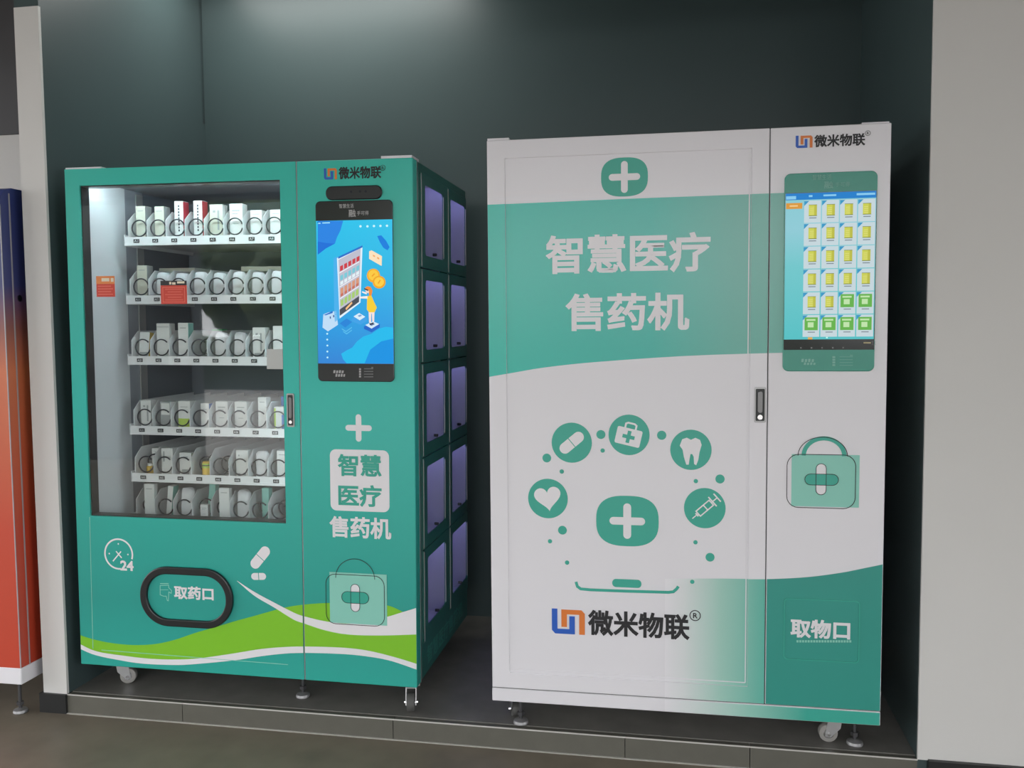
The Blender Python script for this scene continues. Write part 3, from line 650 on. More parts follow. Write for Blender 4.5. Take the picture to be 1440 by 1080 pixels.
# ---- trays with dividers, coils and tags
TY, PIT, TX0 = .20, .0785, .113
COIL_Y = {(4, 3): .2505, (5, 0): .2335, (5, 3): .240, (5, 4): .2335}      # coils whose goods have already been pushed to the front
tray_z = [1.678, 1.4556, 1.2229, .9522, .768, .603]      # underside of each tray
RH = .031
def coil_mesh(start, turns=6, R_=.0305, pitch=.062):
    pts = []; n = 36
    for k in range(int(turns*n)+1):
        t = k/n; deg = start + 360*t; a = math.radians(deg)
        w_ = (deg-347)/360; y = pitch*(math.floor(w_) + min(1, (w_ % 1)*360/26)) if deg >= 347 else 0     # flat turns, each stepping back at its right side, clear of the goods
        pts.append((R_*math.cos(a), y, R_*math.sin(a)))
    b = MB(); b.tube(pts, .0027, 6); return b.mesh('spiral_coil', WIRE, True)
coil_full = coil_mesh(15); coil_c = coil_mesh(40)
dv = MB(); pr = [(0, 0), (0, .080), (.046, .116), (.45, .116), (.45, 0)]
for x in (0, .0012): pass
dv.add([(0, y, z) for y, z in pr] + [(.0014, y, z) for y, z in pr], [(0,1,2,3,4), (9,8,7,6,5)] + [(i, (i+5), (i+1) % 5+5, (i+1) % 5) for i in range(5)])
div_me = dv.mesh('divider', TRAYW)
tag_names = [['A%d' % (k+1) for k in range(9)]] + [['A%d' % (r*10+k+1) for k in range(9)] for r in range(1, 6)]
for r, tz in enumerate(tray_z):
    b = MB(); b.box(TX0-.012, .845, TY, TY+.004, tz, tz+RH); b.box(TX0-.012, .845, TY+.004, TY+.50, tz+.010, tz+.012)
    b.box(TX0-.012, TX0-.010, TY-.004, TY+.50, tz-.004, tz+RH+.008); b.box(.843, .845, TY, TY+.50, tz, tz+RH); b.box(TX0-.012, .845, TY-.004, TY, tz-.002, tz+.004)
    tray = b.build('product_tray', TRAYW, L)
    for k in range(10): put('divider', div_me, tray, (TX0+PIT*k, TY+.004, tz+.012))
    for k in range(9):
        put('spiral_coil', coil_full if r < 2 else coil_c, tray, (TX0+PIT*(k+.5)+.004, COIL_Y.get((r, k), TY+.012), tz+RH+.0335))
        cx = TX0+PIT*(k+.5)-.002; zc = tz+RH*.5; m = MB(); m.box(cx-.0115, cx+.0115, TY-.0022, TY, zc-.0068, zc+.0068, 0)
        if r != 5 and k < 8:
            for p in text_polys(tag_names[r][k], cx-.0085, cx+.0085, zc-.004, zc+.004, .01): m.add([(x, TY-.0026, z) for x, z in p], [tuple(range(len(p)))], 1)
        m.build('price_tag', [TAGB, TRAYW], tray)

# ================================================================== PRODUCTS (each lies in its own coil)
CARD = mat('carton_white', (.74, .74, .73), .5); CARDC = mat('carton_cream', (.62, .62, .52), .5); CARDG = mat('carton_grey', (.36, .38, .38), .5)
CRED = mat('carton_red', (.62, .05, .08), .5); CYEL = mat('carton_yellow', (.72, .48, .08), .5); CLIM = mat('carton_lime', (.46, .62, .10), .5)
CGRN = mat('carton_green', (.03, .30, .10), .5); CBLU = mat('carton_blue', (.04, .16, .48), .5); CTEA = mat('carton_teal', (.25, .52, .46), .5)
CINK = mat('carton_ink', (.06, .06, .08), .5); POUCH = mat('pouch_white', (.72, .72, .74), .3, bump=.4, nscale=40); CPNK = mat('carton_pink', (.66, .45, .43), .5)
def place(o, col, r, dx=0, y=.226, dz=0, rz=0, rx=0, ry=0):
    p = LM @ Vector((TX0+PIT*(col+.5)+dx, y, tray_z[r]+.0122+dz))
    o.matrix_world = Matrix.Translation(p) @ Matrix.Rotation(LEAN+math.radians(ry), 4, 'Y') @ Matrix.Rotation(math.radians(rx), 4, 'X') @ Matrix.Rotation(math.radians(rz), 4, 'Z'); return o
def carton(w, d, h, body=CARD, side=None, marks=()):
    """folded carton standing on its end, with tuck flap, side colour and printed marks on its front"""
    h += .016; mats = [body, side or body]; b = MB(); x0, x1 = -w/2, w/2; c_ = .0009
    pts = [(x0+c_, 0), (x1-c_, 0), (x1, c_), (x1, h-c_), (x1-c_, h), (x0+c_, h), (x0, h-c_), (x0, c_)]
    b.prism(pts, 0, d, 0, c_, 0)
    for i, f in enumerate(b.f):
        vs = [b.v[j] for j in f]
        if all(abs(v[0]-x1) < 1e-6 for v in vs): b.m[i] = 1
    b.box(x0+.002, x1-.002, .002, d-.004, h-.0001, h+.0007)
    for (u0, u1, v0, v1, m) in marks:
        if m not in mats: mats.append(m)
        b.add([(x0+w*u0, -.0004, h*v0), (x0+w*u1, -.0004, h*v0), (x0+w*u1, -.0004, h*v1), (x0+w*u0, -.0004, h*v1)], [(0, 1, 2, 3)], mats.index(m))
    return b.build('medicine_carton', mats)
def pouch(w, d, h, m=POUCH, name='medicine_pouch'):
    bm = bmesh.new(); bmesh.ops.create_cube(bm, size=1); bmesh.ops.subdivide_edges(bm, edges=bm.edges[:], cuts=4, use_grid_fill=True)
    sd = random.random()*50; h += .016
    for v in bm.verts:
        x, y, z = v.co; t = z+.5; k = 1-.35*max(0, t-.6)/.4
        e = 1-.25*(abs(x*2)**4)*(abs(y*2)**2)
        n = noise.noise(Vector((x*3+sd, y*3, z*3)))*.10
        v.co = Vector((x*w*(1+n)*e, (y*k+.5)*d*(1+n*.6), t*h*(1-.10*abs(x*2)**3*(t > .6)+n*.3*(t > .3))))
    me = bpy.data.meshes.new(name); bm.to_mesh(me); bm.free(); me.materials.append(m)
    me.polygons.foreach_set('use_smooth', [True]*len(me.polygons)); o = put(name, me); return o
def bottle(r, h, body, capm, name='medicine_bottle', ch=.016):
    b = MB(); b.lathe([(r*.9, 0), (r, .002), (r, h*.74), (r*.62, h*.82), (r*.62, h-ch)], seg=18); b.lathe([(r*.72, h-ch), (r*.72, h-.001), (r*.66, h)], seg=18, m=1)
    o = b.build(name, [body, capm]); return autosmooth(o, 50)
LBL = lambda *v: tuple(v)
inkv = [(.42, .58, .18+.075*k, .23+.075*k, CINK) for k in range(1, 10)]
lines = [(.2, .8, .80, .83, CARDG), (.2, .65, .72, .74, CARDG), (.3, .7, .45, .47, CARDG)]
dots = [(.25, .45, .78, .84, CARDG), (.6, .75, .30, .84, CARDG)]
plain = [(.2, .8, .86, .88, CARDG)]
SH = ['top', 'second', 'third', 'fourth', 'fifth', 'lowest']
def P(o, r, label, cat='carton', grp=None, **k):
    col = k.pop('col'); xs_ = [v.co.x for v in o.data.vertices]
    if not k.get('ry'): k['dx'] = max(min(k.get('dx', 0), (.0375 if (r, col) in COIL_Y else .0302)-max(xs_)), -.0365-min(xs_))
    place(o, col, r, **k); tag(o, label, cat, grp or 'medicines in the coils of the %s tray' % SH[r]); return o
# top tray
for c_ in (0, 1): P(carton(.040, .042, .122-.003*c_, CARDC, CARDG, plain), 0, ['cream carton with grey side in the first coil of the top tray', 'cream carton with grey side beside a red-sided carton in the top tray'][c_], col=c_, dx=.001, rz=-2)
for c_ in (2, 3): P(carton(.036, .042, .137, CARD, CRED, inkv), 0, ['red-sided white carton with black lettering next to the cream carton', 'red-sided white carton with black lettering next to the broad off-white carton'][c_-2], col=c_, dx=.004)
P(carton(.052, .04, .121, CARDC, CARD, dots), 0, 'broad off-white carton with pale print in the top tray, next to the red-sided cartons', col=4)
P(carton(.052, .04, .122, CARD, CARD, lines), 0, 'broad white carton in the top tray, between an off-white carton and a low white one', col=5, dx=.002)
for c_ in (6, 7): P(carton(.046, .04, .096, CARD, CARD, plain), 0, ['low white carton next to the broad white carton of the top tray', 'low white carton in the last coil of the top tray'][c_-6], col=c_, dx=.004)
# second tray
P(carton(.042, .042, .118, CARDC, CARDG, plain), 1, 'cream carton standing in the first coil of the second tray', col=0)
for c_ in (1, 2, 3, 4, 5, 6, 7):
    P(pouch(.052, .040, .088+.004*(c_ % 2)), 1, '%s crumpled white pouch after the cream carton in the second tray' % ['', 'first', 'second', 'third', 'fourth', 'fifth', 'sixth', 'last'][c_], 'pouch', col=c_, dx=.004, y=.224)
def flat(w, d, h, x, y, z, rz, r, label):
    o = carton(w, h, d, CARDC, CARD); p = LM @ Vector((x, y, z+h+.0001)); o.matrix_world = Matrix.Translation(p) @ Matrix.Rotation(LEAN, 4, 'Y') @ Matrix.Rotation(math.radians(rz), 4, 'Z') @ Matrix.Rotation(math.radians(-90), 4, 'X'); tag(o, label, 'carton', 'medicines in the coils of the second tray'); return o
flat(.20, .12, .018, .60, .36, tray_z[1]+.012+.116, 6, 1, 'flat pale carton lying across the dividers of the second tray')
flat(.16, .10, .016, .22, .36, tray_z[1]+.012+.116, -4, 1, 'flat pale carton lying across dividers behind the cream carton of the second tray')
# third tray
P(carton(.042, .028, .092, CARD, CYEL, [(.1, .9, 0, .28, CARDG)]), 2, 'white carton with amber side leaning in the first coil of the third tray', col=0, rx=-8, dz=.0041, y=.2195)
P(carton(.054, .04, .128, CARD, CARD, [(.04, .96, .9, .915, CARDG)]), 2, 'broad tall white carton in the third tray', col=1, dx=.006)
P(carton(.042, .04, .130, CARD, CTEA, plain), 2, 'narrow tall white carton in the third tray', col=2, dx=.014)
P(carton(.045, .04, .105, CGRN, CGRN), 2, 'green carton set back behind the fourth coil of the third tray', col=3, dx=.014, y=.345)
for c_ in (4, 5): P(pouch(.052, .040, .095), 2, ['rounded white pouch next to the green carton of the third tray', 'rounded white pouch next to the grey-printed carton of the third tray'][c_-4], 'pouch', col=c_, dx=.006)
P(carton(.05, .04, .112, CARD, CARD, dots+[(.15, .9, .1, .25, CARDG)]), 2, 'white carton with grey printed blocks in the third tray', col=6, dx=.014)
P(carton(.046, .04, .118, CARD, CPNK), 2, 'white carton with dull pink side at the end of the third tray', col=7, dx=.012)
# fourth tray
P(carton(.044, .04, .100, CARD, CARD, dots), 3, 'white carton with grey lettering in the first coil of the fourth tray', col=0)
P(carton(.046, .04, .096, CARDG, CARD, [(.1, .9, .55, .95, CARD)]), 3, 'grey and white carton in the second coil of the fourth tray', col=1, dx=.005, rz=-4)
P(carton(.050, .04, .099, CARD, CARD, [(.0, 1, 0, .42, CLIM), (.2, .8, .8, .82, CARDG)]), 3, 'white carton with a lime green lower half', col=2, dx=.008)
P(carton(.034, .04, .092, CARD, CBLU, [(0, 1, 0, .1, CBLU), (.2, .8, .78, .8, CARDG)]), 3, 'white carton with blue foot and blue side in the fourth tray', col=3, dx=.018)
for c_ in (4, 5): P(carton(.05, .04, .10, CARD, CARD, lines), 3, ['white carton next to the blue-footed carton of the fourth tray', 'white carton next to the tall slim carton of the fourth tray'][c_-4], col=c_, dx=.004)
P(carton(.034, .04, .118, CARD, CARD, plain), 3, 'tall slim white carton in the fourth tray', col=6, dx=.014)
P(carton(.042, .04, .083, CARD, CBLU, [(0, .16, .0, .95, CLIM), (.72, 1, .1, .7, CBLU)]), 3, 'white carton with lime edge and blue side at the end of the fourth tray', col=7, dx=.004)
P(carton(.045, .03, .118, CBLU, CBLU), 3, 'blue carton standing behind the white carton with lime edge', col=7, dx=.012, y=.284)
# fifth tray
P(carton(.046, .04, .088, CARD, CARD, [(.3, .9, .85, .87, CARDG)]), 4, 'white carton behind an amber bottle in the fifth tray', col=0, dx=.008, y=.284)
P(bottle(.0145, .052, CYEL, CARD), 4, 'small amber bottle with white cap in the first coil of the fifth tray', 'bottle', col=0, dx=.002, y=.243)
P(carton(.048, .04, .098, CARD, CARD, [(.15, .3, .55, .9, CARDG), (.4, .9, .1, .14, CPNK)]), 4, 'white carton with a grey stripe of lettering in the fifth tray', col=1, dx=.006)
P(carton(.050, .04, .082, CARD, CARDC, [(.2, .8, .15, .35, CARDG), (.3, .7, .82, .86, CARDG)]), 4, 'short white carton with grey block print in the fifth tray', col=2, dx=.008)
b = MB(); b.lathe([(.0185, 0), (.0195, .002), (.0195, .060), (.0185, .0615)], seg=20, m=0); b.lathe([(.0197, .008), (.0197, .044)], seg=20, m=1); b.lathe([(.0198, .052), (.0198, .056)], seg=20, m=2); b.lathe([(.0186, .0615), (.0165, .068)], seg=20, m=1)
P(autosmooth(b.build('medicine_can', [CLIM, CYEL, CINK])), 4, 'yellow and lime green round can in the fifth tray', 'can', col=3, dx=.018, y=.227)
P(carton(.050, .04, .098, CARD, CARD, [(.15, .35, .12, .22, CARDG), (.6, .8, .15, .25, CARDG), (.2, .3, .8, .85, CARDG)]), 4, 'white carton with small dark round marks in the fifth tray', col=5, dx=.012)
P(pouch(.052, .040, .096), 4, 'rounded white pouch in the fifth tray', 'pouch', col=6, dx=.006)
P(carton(.040, .04, .100, CARD, CARD, plain), 4, 'plain white carton at the end of the fifth tray', col=7, dx=.022)
# lowest tray
P(carton(.042, .022, .124, CARD, CARD, plain), 5, 'tall white carton in the first coil of the lowest tray', col=0, dx=.020, y=.2065)
P(carton(.022, .04, .116, CARD, CTEA), 5, 'slim white carton tilted against a divider in the lowest tray', col=1, dx=.007, ry=6, y=.222, dz=.0014)
for c_ in (2, 5): P(pouch(.053, .041, .108), 5, ['large white pouch beside the tilted slim carton of the lowest tray', 'large white pouch beside the lone pale teal carton of the lowest tray'][c_ == 5], 'pouch', col=c_, dx=.006)
P(carton(.026, .03, .120, CTEA, CTEA), 5, 'slim pale teal carton leaning beside a small box in the lowest tray', col=3, dx=.006, ry=6, y=.258, dz=.0015)
P(carton(.030, .022, .050, CARD, CARD, lines), 5, 'small white box low in the fourth coil of the lowest tray', col=3, dx=.010, y=.208, rz=10)
P(carton(.042, .022, .118, CARD, CARD, plain), 5, 'tall white carton between two rounded pouches in the lowest tray', col=4, dx=.018, y=.2065)
P(carton(.028, .03, .118, CTEA, CTEA), 5, 'pale teal carton standing alone near the end of the lowest tray', col=6, dx=.02, y=.232)
# goods in the lockers
def inlock(o, y, z, x, label, cat):
    o.matrix_world = Matrix.Translation(LM @ Vector((x, y, z))) @ Matrix.Rotation(LEAN, 4, 'Y'); tag(o, label, cat, 'goods in the side lockers')
CBRN = mat('carton_brown', (.12, .055, .03), .5)
inlock(pouch(.11, .15, .20, CBRN, 'brown_package'), .14, 1.5785, WL-.12, 'brown rounded package in the top locker of the machine side', 'package')
inlock(pouch(.08, .09, .07, CINK, 'dark_package'), .58, .9105, WL-.11, 'small dark package in a side locker, middle row', 'package')
inlock(carton(.07, .05, .09, CARDG, CARDG), .16, .5785, WL-.10, 'grey carton in a side locker, fourth row down', 'carton')
inlock(pouch(.08, .10, .06, CARDG, 'grey_package'), .58, .5785, WL-.12, 'low grey package in a rear side locker, fourth row down', 'package')

# ================================================================== RIGHT MACHINE: closed white machine
R_ = root('vending_machine', RM, 'white closed-front medicine vending machine with teal graphics and touch screen', 'vending machine')
ZTR = ZR+HR; RS = .8793; KZ = .155
MB().box(.002, WR-.002, .045, DR, ZR+.002, ZTR-.002).build('cabinet', WPAINT, R_)
MB().cbox(0, WR, 0, .045, ZR, KZ-.0015, .002).build('kick_plate', WPAINT, R_)
PX0, PX1, PZ0, PZ1 = .0595, .8255, .2095, 1.8915
d = MB(); d.ring([(.001, KZ+.0015), (RS-.0015, KZ+.0015), (RS-.0015, ZTR), (.001, ZTR)], [(PX0, PZ0), (PX1, PZ0), (PX1, PZ1), (PX0, PZ1)], 0, .044)
rd = d.build('front_door', WPAINT, R_); bv = rd.modifiers.new('edge', 'BEVEL'); bv.width = .002; bv.segments = 2; bv.limit_method = 'ANGLE'
PD = .0035                                 # the door field lies this far behind the stiles
MB().box(PX0-.0005, PX1+.0005, PD, .043, PZ0-.0005, PZ1+.0005).build('door_field', WPAINT, rd)
MB().box(RS-.0016, RS+.0016, .006, .04, KZ, ZTR).build('door_seam', SEAMD, R_)
rc_ = MB().cbox(RS+.0015, WR, 0, .045, KZ+.0015, ZTR, .002).build('control_door', WPAINT, R_)
MB().box(.001, WR-.001, .006, .04, KZ-.002, KZ+.002).build('door_seam', SEAMD, R_)
hatch_handle(rd, .8395, .8745, 1.052, 1.162)
# recess shading edges are real steps; thin pressed lines on the field
def onp(u):                                # front surface depth at local x
    return PD if PX0 < u < PX1 else 0
def split_band(name, parent, top, bot, xa, xb, m, n=40, lo=None):
    """print that follows the stiles and the recessed field"""
    for a, b, off in ((xa, PX0, 0), (PX0, PX1, PD), (PX1, xb, 0)):
        a_, b2 = max(a, xa), min(b, xb)
        if b2-a_ > 1e-4: art(name, parent, [(band(PR, top, bot, a_+.0003, b2-.0003, max(4, int(n*(b2-a_)))), m)], off-EPS)
bt = [(680, 288.2), (720, 286.4), (880, 279.5), (1000, 275), (1100, 271.3), (1130, 270)]
bb = [(680, 531.5), (687, 530), (717, 525), (754, 518.5), (791, 513.7), (828, 510), (902, 504.4), (976, 500), (1050, 497.4), (1100, 496), (1130, 495)]
TG = ramp_mat('teal_band_print', 0, 0, .95, [(0, (.038, .54, .44)), (.55, (.045, .50, .42)), (.82, (.14, .47, .39)), (1, (.17, .48, .40))], .24)
split_band('printed_teal_band', rd, bt, bb, .0015, RS-.002, TG, 60)
art('printed_teal_band', rc_, [(band(PR, bt, bb, RS+.0025, .926, 6), TG)])
# lower green corner, fading in from the left
gt = [(920, 814.2), (962, 814), (1010, 814), (1078, 814.3), (1135, 811.5), (1185, 805), (1215, 799), (1241.5, 793.5), (1250, 791)]
G0, G1 = PR(935, 900)[0], PR(1080, 900)[0]
GG = ramp_mat('green_fade_print', 0, G0, G1, [(0, (.78, .77, .80)), (.18, (.70, .74, .74)), (.55, (.36, .62, .53)), (1, (.10, .47, .37))], .36)
gb = [(920, 1030), (1250, 1030)]
flatb = [PR(920, 900), PR(1250, 900)]
def fillband(parent, xa, xb, z0, z1f, off, m, n=20):
    T = sorted(PR(*p) for p in gt); q = []
    for k in range(n):
        a = xa+(xb-xa)*k/n; b = xa+(xb-xa)*(k+1)/n
        ta, tb = (interp(T, a), interp(T, b)) if z1f is None else (z1f, z1f)
        q.append([(a, z0), (b, z0), (b, tb), (a, ta)])
    return art('printed_green_corner', parent, [(q, m)], off-EPS)
fillband(rd, G0, PX1-.0003, PZ0+.0003, None, PD, GG); fillband(rd, PX1+.0003, RS-.002, KZ+.003, None, 0, GG)
fillband(rd, G0, PX1+.0003, KZ+.003, PZ0-.0003, 0, GG)
fillband(rc_, RS+.0035, WR-.002, KZ+.003, None, 0, TEALD)
kp = [o for o in R_.children if o.name.startswith('kick_plate')][0]
KG = ramp_mat('kick_fade_print', 0, G0, G1+.12, [(0, (.78, .77, .80)), (.2, (.66, .73, .72)), (.6, (.30, .60, .50)), (1, (.045, .40, .31))], .36)
fillband(kp, G0, WR-.0022, ZR+.002, KZ-.0035, 0, KG)
# pressed rim lines round the field
for pts in ([(PX0+.004, PZ0+.012), (PX1-.006, PZ0+.012)], [(PX1-.006, PZ0+.012), (PX1-.006, PZ1-.01)]):
    b = MB()
    for q in stroke(pts, .003): b.prism(q if area2(q) > 0 else q[::-1], PD-.0016, PD+.0002)
    b.build('pressed_ridge', WPAINT, rd)
FY = PD-EPS
FY2 = PD-EPS*1.9
def badge(par, cx, cy, w, h, hw, hh, t, y):
    c = PR(cx, cy); rx = (PR(cx+w/2, cy)[0]-PR(cx-w/2, cy)[0])/2; rz = (PR(cx, cy-h/2)[1]-PR(cx, cy+h/2)[1])/2
    art('printed_cross_badge', par, [([squircle(c[0], c[1], rx, rz, 2.7)], TEALB), (plus(PR, cx, cy, hw, hh, t), WHITE)], y)
badge(rd, 878, 248.7, 66, 55, 22.2, 22.5, .0105, FY2)
badge(rd, 882, 733, 88, 71, 25.2, 25, .0125, FY2)
text_px('printed_lettering', rd, PR, '智慧医疗', 883.5, 356, 231.5, 55, WHITE, .026, FY2)
text_px('printed_lettering', rd, PR, '售药机', 882.5, 438.5, 174, 53, WHITE, .026, FY2)
def PRf(px, py): return PR(px, py, PD)
def disc(cx, cy, r):
    c = PRf(cx, cy); return c, PRf(cx+r, cy)[0]-c[0]
c, r = disc(804, 622.5, 28.4)
art('printed_capsule_icon', rd, [([circ(*c, r, 40)], TEALB), ([p for p in capsule(c, r*1.42, r*.27, 40)], WHITE)], FY2)
c, r = disc(884.5, 611.5, 29)
kb = rot2(rrect(c[0]-r*.62, c[0]+r*.62, c[1]-r*.52, c[1]+r*.32, r*.08, 3), c, -13)
kh = stroke(rot2([(c[0]-r*.26, c[1]+r*.32), (c[0]-r*.26, c[1]+r*.52), (c[0]-r*.16, c[1]+r*.58), (c[0]+r*.16, c[1]+r*.58), (c[0]+r*.26, c[1]+r*.52), (c[0]+r*.26, c[1]+r*.32)], c, -13), r*.09)
kx = [rot2(p, c, -13) for p in ([(c[0]-r*.30, c[1]-r*.19), (c[0]+r*.30, c[1]-r*.19), (c[0]+r*.30, c[1]-r*.01), (c[0]-r*.30, c[1]-r*.01)], [(c[0]-r*.09, c[1]-r*.40), (c[0]+r*.09, c[1]-r*.40), (c[0]+r*.09, c[1]+r*.2), (c[0]-r*.09, c[1]+r*.2)])]
art('printed_kit_icon', rd, [([circ(*c, r, 40)], TEALB), ([kb]+kh, WHITE), (kx, TEALB)], FY2)
c, r = disc(971.5, 632.5, 29.2)
tooth = [(-.42, .52), (-.20, .60), (0, .50), (.22, .60), (.44, .50), (.52, .25), (.42, -.10), (.36, -.50), (.26, -.76), (.16, -.70), (.14, -.35), (.06, -.20), (-.02, -.22), (-.06, -.45), (-.10, -.74), (-.22, -.74), (-.34, -.35), (-.40, 0), (-.54, .20)]
art('printed_tooth_icon', rd, [([circ(*c, r, 40)], TEALB), ([[(c[0]+r*x, c[1]+r*z) for x, z in tooth]], WHITE)], FY2)
c, r = disc(770.5, 701, 28)
heart = []
for k in range(48):
    t = 2*math.pi*k/48; heart.append((c[0]+r*.044*16*math.sin(t)**3*.95, c[1]+r*.042*(13*math.cos(t)-5*math.cos(2*t)-2*math.cos(3*t)-math.cos(4*t))+r*.06))
art('printed_heart_icon', rd, [([circ(*c, r, 40)], TEALB), ([rot2(heart, c, 8)], WHITE)], FY2)
c, r = disc(991, 714.5, 29.4)
def sy(x, z): return (c[0]+r*x, c[1]+r*z)
syr = stroke([sy(-.42, -.16), sy(.42, -.16), sy(.42, .16), sy(-.42, .16)], r*.06, True) + stroke([sy(-.42, 0), sy(-.80, 0)], r*.05) + stroke([sy(.42, 0), sy(.80, 0)], r*.06) + stroke([sy(.80, -.26), sy(.80, .26)], r*.07) + stroke([sy(.50, -.30), sy(.50, .30)], r*.07) + stroke([sy(-.5, -.1), sy(-.5, .1)], r*.08) + stroke([sy(.05, -.16), sy(.05, .16)], r*.06)
art('printed_syringe_icon', rd, [([circ(*c, r, 40)], TEALB), ([rot2(p, c, 42) for p in syr], WHITE)], FY2)
for x, y, rr in ((330, 142, 6.4), (335, 187, 3.1), (501, 144, 6.6), (178, 208, 6.2), (220, 246, 3.1), (597, 273, 3.1), (665, 267, 6.6), (222, 411, 6.2), (187, 442, 3), (235, 502, 3.1), (596, 445, 3.1), (637, 487, 6.4), (587, 556, 3.1)):
    c, r = disc(680+x/2, 540+y/2, rr); art('printed_dot', rd, [([circ(*c, r, 20)], TEALB)], FY2)
ph = [(810, 818), (812, 824.5), (816.5, 828), (830, 829.3), (882, 831.2), (940, 832.8), (947, 832), (951.5, 828), (954, 824.5)]
phb = [PRf(*p) for p in ph]
art('printed_phone_outline', rd, [(stroke(phb, .0095), TEALB), ([rrect(PRf(861, 820)[0], PRf(902, 820)[0], PRf(881, 826)[1], PRf(881, 814.5)[1], .012, 5)], TEALB)], FY2)
logo(rd, PRf, 776, 822.5, 856.5, 891.5, 827, 969.5, 860.5, 896.5, 977.5, 865.5, 8.2, FY2)
# control door
logo(rc_, PR, 1119, 1142.5, 190.5, 208, 1145, 1216.5, 188.5, 206, 1220.3, 187.3, 4)
X0, X1, Z0, Z1 = .9225, 1.1895, 1.2115, 1.8105
TBZ = mat('teal_bezel', (.035, .30, .22), .3)
sc = MB().prism(rrect(X0, X1, Z0, Z1, .018, 6), -.007, 0, 0, .002).build('touch_screen', TBZ, R_)
E0, E1, F0, F1 = .9242, 1.1880, 1.3090, 1.7505
MB().box(E0, E1, -.0074, -.0066, 1.2772, F1+.0015).build('display_glass', mat('display_black', (.01, .012, .012), .15), sc)
SC2 = ramp_mat('display_teal', 2, F0, F1, [(0, srgb(60, 195, 200)), (.5, srgb(95, 200, 205)), (.75, srgb(135, 205, 218)), (1, srgb(130, 205, 215))], .3, emit=.85)
MB().box(E0+.001, E1-.002, -.0078, -.0072, F0, F1).build('display', SC2, sc)
Y1 = -.0082
def sq(u, v): return (E0+(E1-E0)*u, F1-(F1-F0)*v)
def pic2(name, layers, label=None): return art(name, sc, layers, Y1)
def R4(u0, v0, u1, v1): return [sq(u0, v1), sq(u1, v1), sq(u1, v0), sq(u0, v0)]
pic2('display_header', [([R4(.005, 0, .992, .045)], em(30, 125, 200)), ([R4(.01, .018, .12, .04), R4(.26, .015, .3, .028), R4(.42, .014, .56, .026), R4(.78, .012, .98, .026)], em(135, 200, 235))])
pic2('display_category_tab', [([R4(.01, .065, .19, .105)], em(215, 150, 60)), ([R4(.05, .08, .14, .09)], em(240, 200, 140))])
cw = (.99-.205)/4
for r in range(6):
    for k in range(4):
        u = .205+cw*k+.006; v = .052+.156*r; green = (r == 4 and k > 1) or r == 5
        lay = [([R4(u, v, u+cw-.012, v+.150)], em(205, 222, 228, .9)), ([[sq(u, v+.002), sq(u+.055, v+.002), sq(u, v+.036)]], em(55, 150, 195))]
        if green:
            lay += [([R4(u+.02, v+.016, u+cw-.03, v+.105)], em(100, 175, 75)), ([R4(u+.055, v+.05, u+.12, v+.085), R4(u+.04, v+.028, u+.14, v+.04)], em(190, 225, 170))]
        else:
            lay += [([R4(u+.05, v+.030, u+.14, v+.105)], em(200, 205, 85)), ([R4(u+.112, v+.030, u+.14, v+.105)], em(185, 185, 70)), ([R4(u+.05, v+.101, u+.14, v+.105), R4(u+.05, v+.028, u+.14, v+.031)], em(110, 115, 60)), ([R4(u+.062, v+.05+.013*j, u+.105, v+.054+.013*j) for j in range(4)], em(225, 220, 130))]
        lay.append(([R4(u+.055, v+.115, u+.135, v+.121)], em(120, 130, 140)))
        pic2('display_product_card', lay)
pic2('display_page_mark', [([R4(.27, .985, .32, 1.0)], em(225, 170, 80)), ([R4(.47, .983, .49, .993)], em(190, 250, 240))])
KB = mat('display_icon_grey', (.25, .25, .25), .4)
art('display_key_row', sc, [([[(u-.002, 1.2815), (u+.002, 1.2815), (u+.002, 1.2855), (u-.002, 1.2855)] for u in (.9755, 1.0065, 1.037, 1.0685, 1.0985)] + stroke(rrect(1.190, 1.183, 1.292, 1.303, .002, 2), .0008, True), KB), ([[(1.157, 1.296), (1.178, 1.296), (1.178, 1.300), (1.157, 1.300)]], mat('display_gold', (.45, .38, .2), .4))], -.0078)
bezel_text(sc, PR, ((1142, 246, 1168.5, 253.5), (1158.5, 255.5, 1171, 265.5), (1174, 256.5, 1194.5, 263), (1126, 504.5, 1145, 509), (1129.5, 509.5, 1147, 513), (1170, 500, 1200, 516)), TTXT, TTXD, -.0076)
case_icon(rc_, PR, (1112.5, 640, 1209, 711.5), (1106, 640, 1203.5, 713), (1122, 615, 1192, 640.5), (1147, 652, 1162, 695.5), (1131.5, 667, 1179, 681.5), True)
h0 = PR(1101.5, 930)[0]; h1 = PR(1208.5, 890)[0]; hz0 = PR(1155, 929.5)[1]; hz1 = PR(1155, 843)[1]
hb = MB(); hb.ring(rrect(h0, h1, hz0, hz1, .012, 5), rrect(h0+.0025, h1-.0025, hz0+.0025, hz1-.0025, .010, 5), -.0028, 0); hb.build('hatch_rim', TEALB, rc_)
MB().prism(rrect(h0+.003, h1-.003, hz0+.003, hz1-.003, .010, 5), -.0012, 0).build('delivery_hatch', TEALD, rc_)
text_px('printed_hatch_lettering', rc_, PR, '取物口', 1153.5, 884.5, 84, 26.5, WHITE, .036, -.0018)
art('printed_hatch_note', rc_, [([[PR(1120+k*3.9, 903.2), PR(1122.9+k*3.9, 903.2), PR(1122.9+k*3.9, 900), PR(1120+k*3.9, 900)] for k in range(20)], MINT)], -.0018)
MB().box(.002, .072, .006, .06, ZTR-.001, ZTR+.008).build('hinge_plate', WPAINT, R_); MB().box(WR-.08, WR-.002, .02, .09, ZTR-.001, ZTR+.008).build('hinge_plate', WPAINT, R_)
for x in (.125, 1.085): k = MB(); k.lathe([(.005, 0), (.005, .004), (.003, .006)], (x, .03, ZTR-.001), seg=10); k.build('top_screw', CHROME, R_)
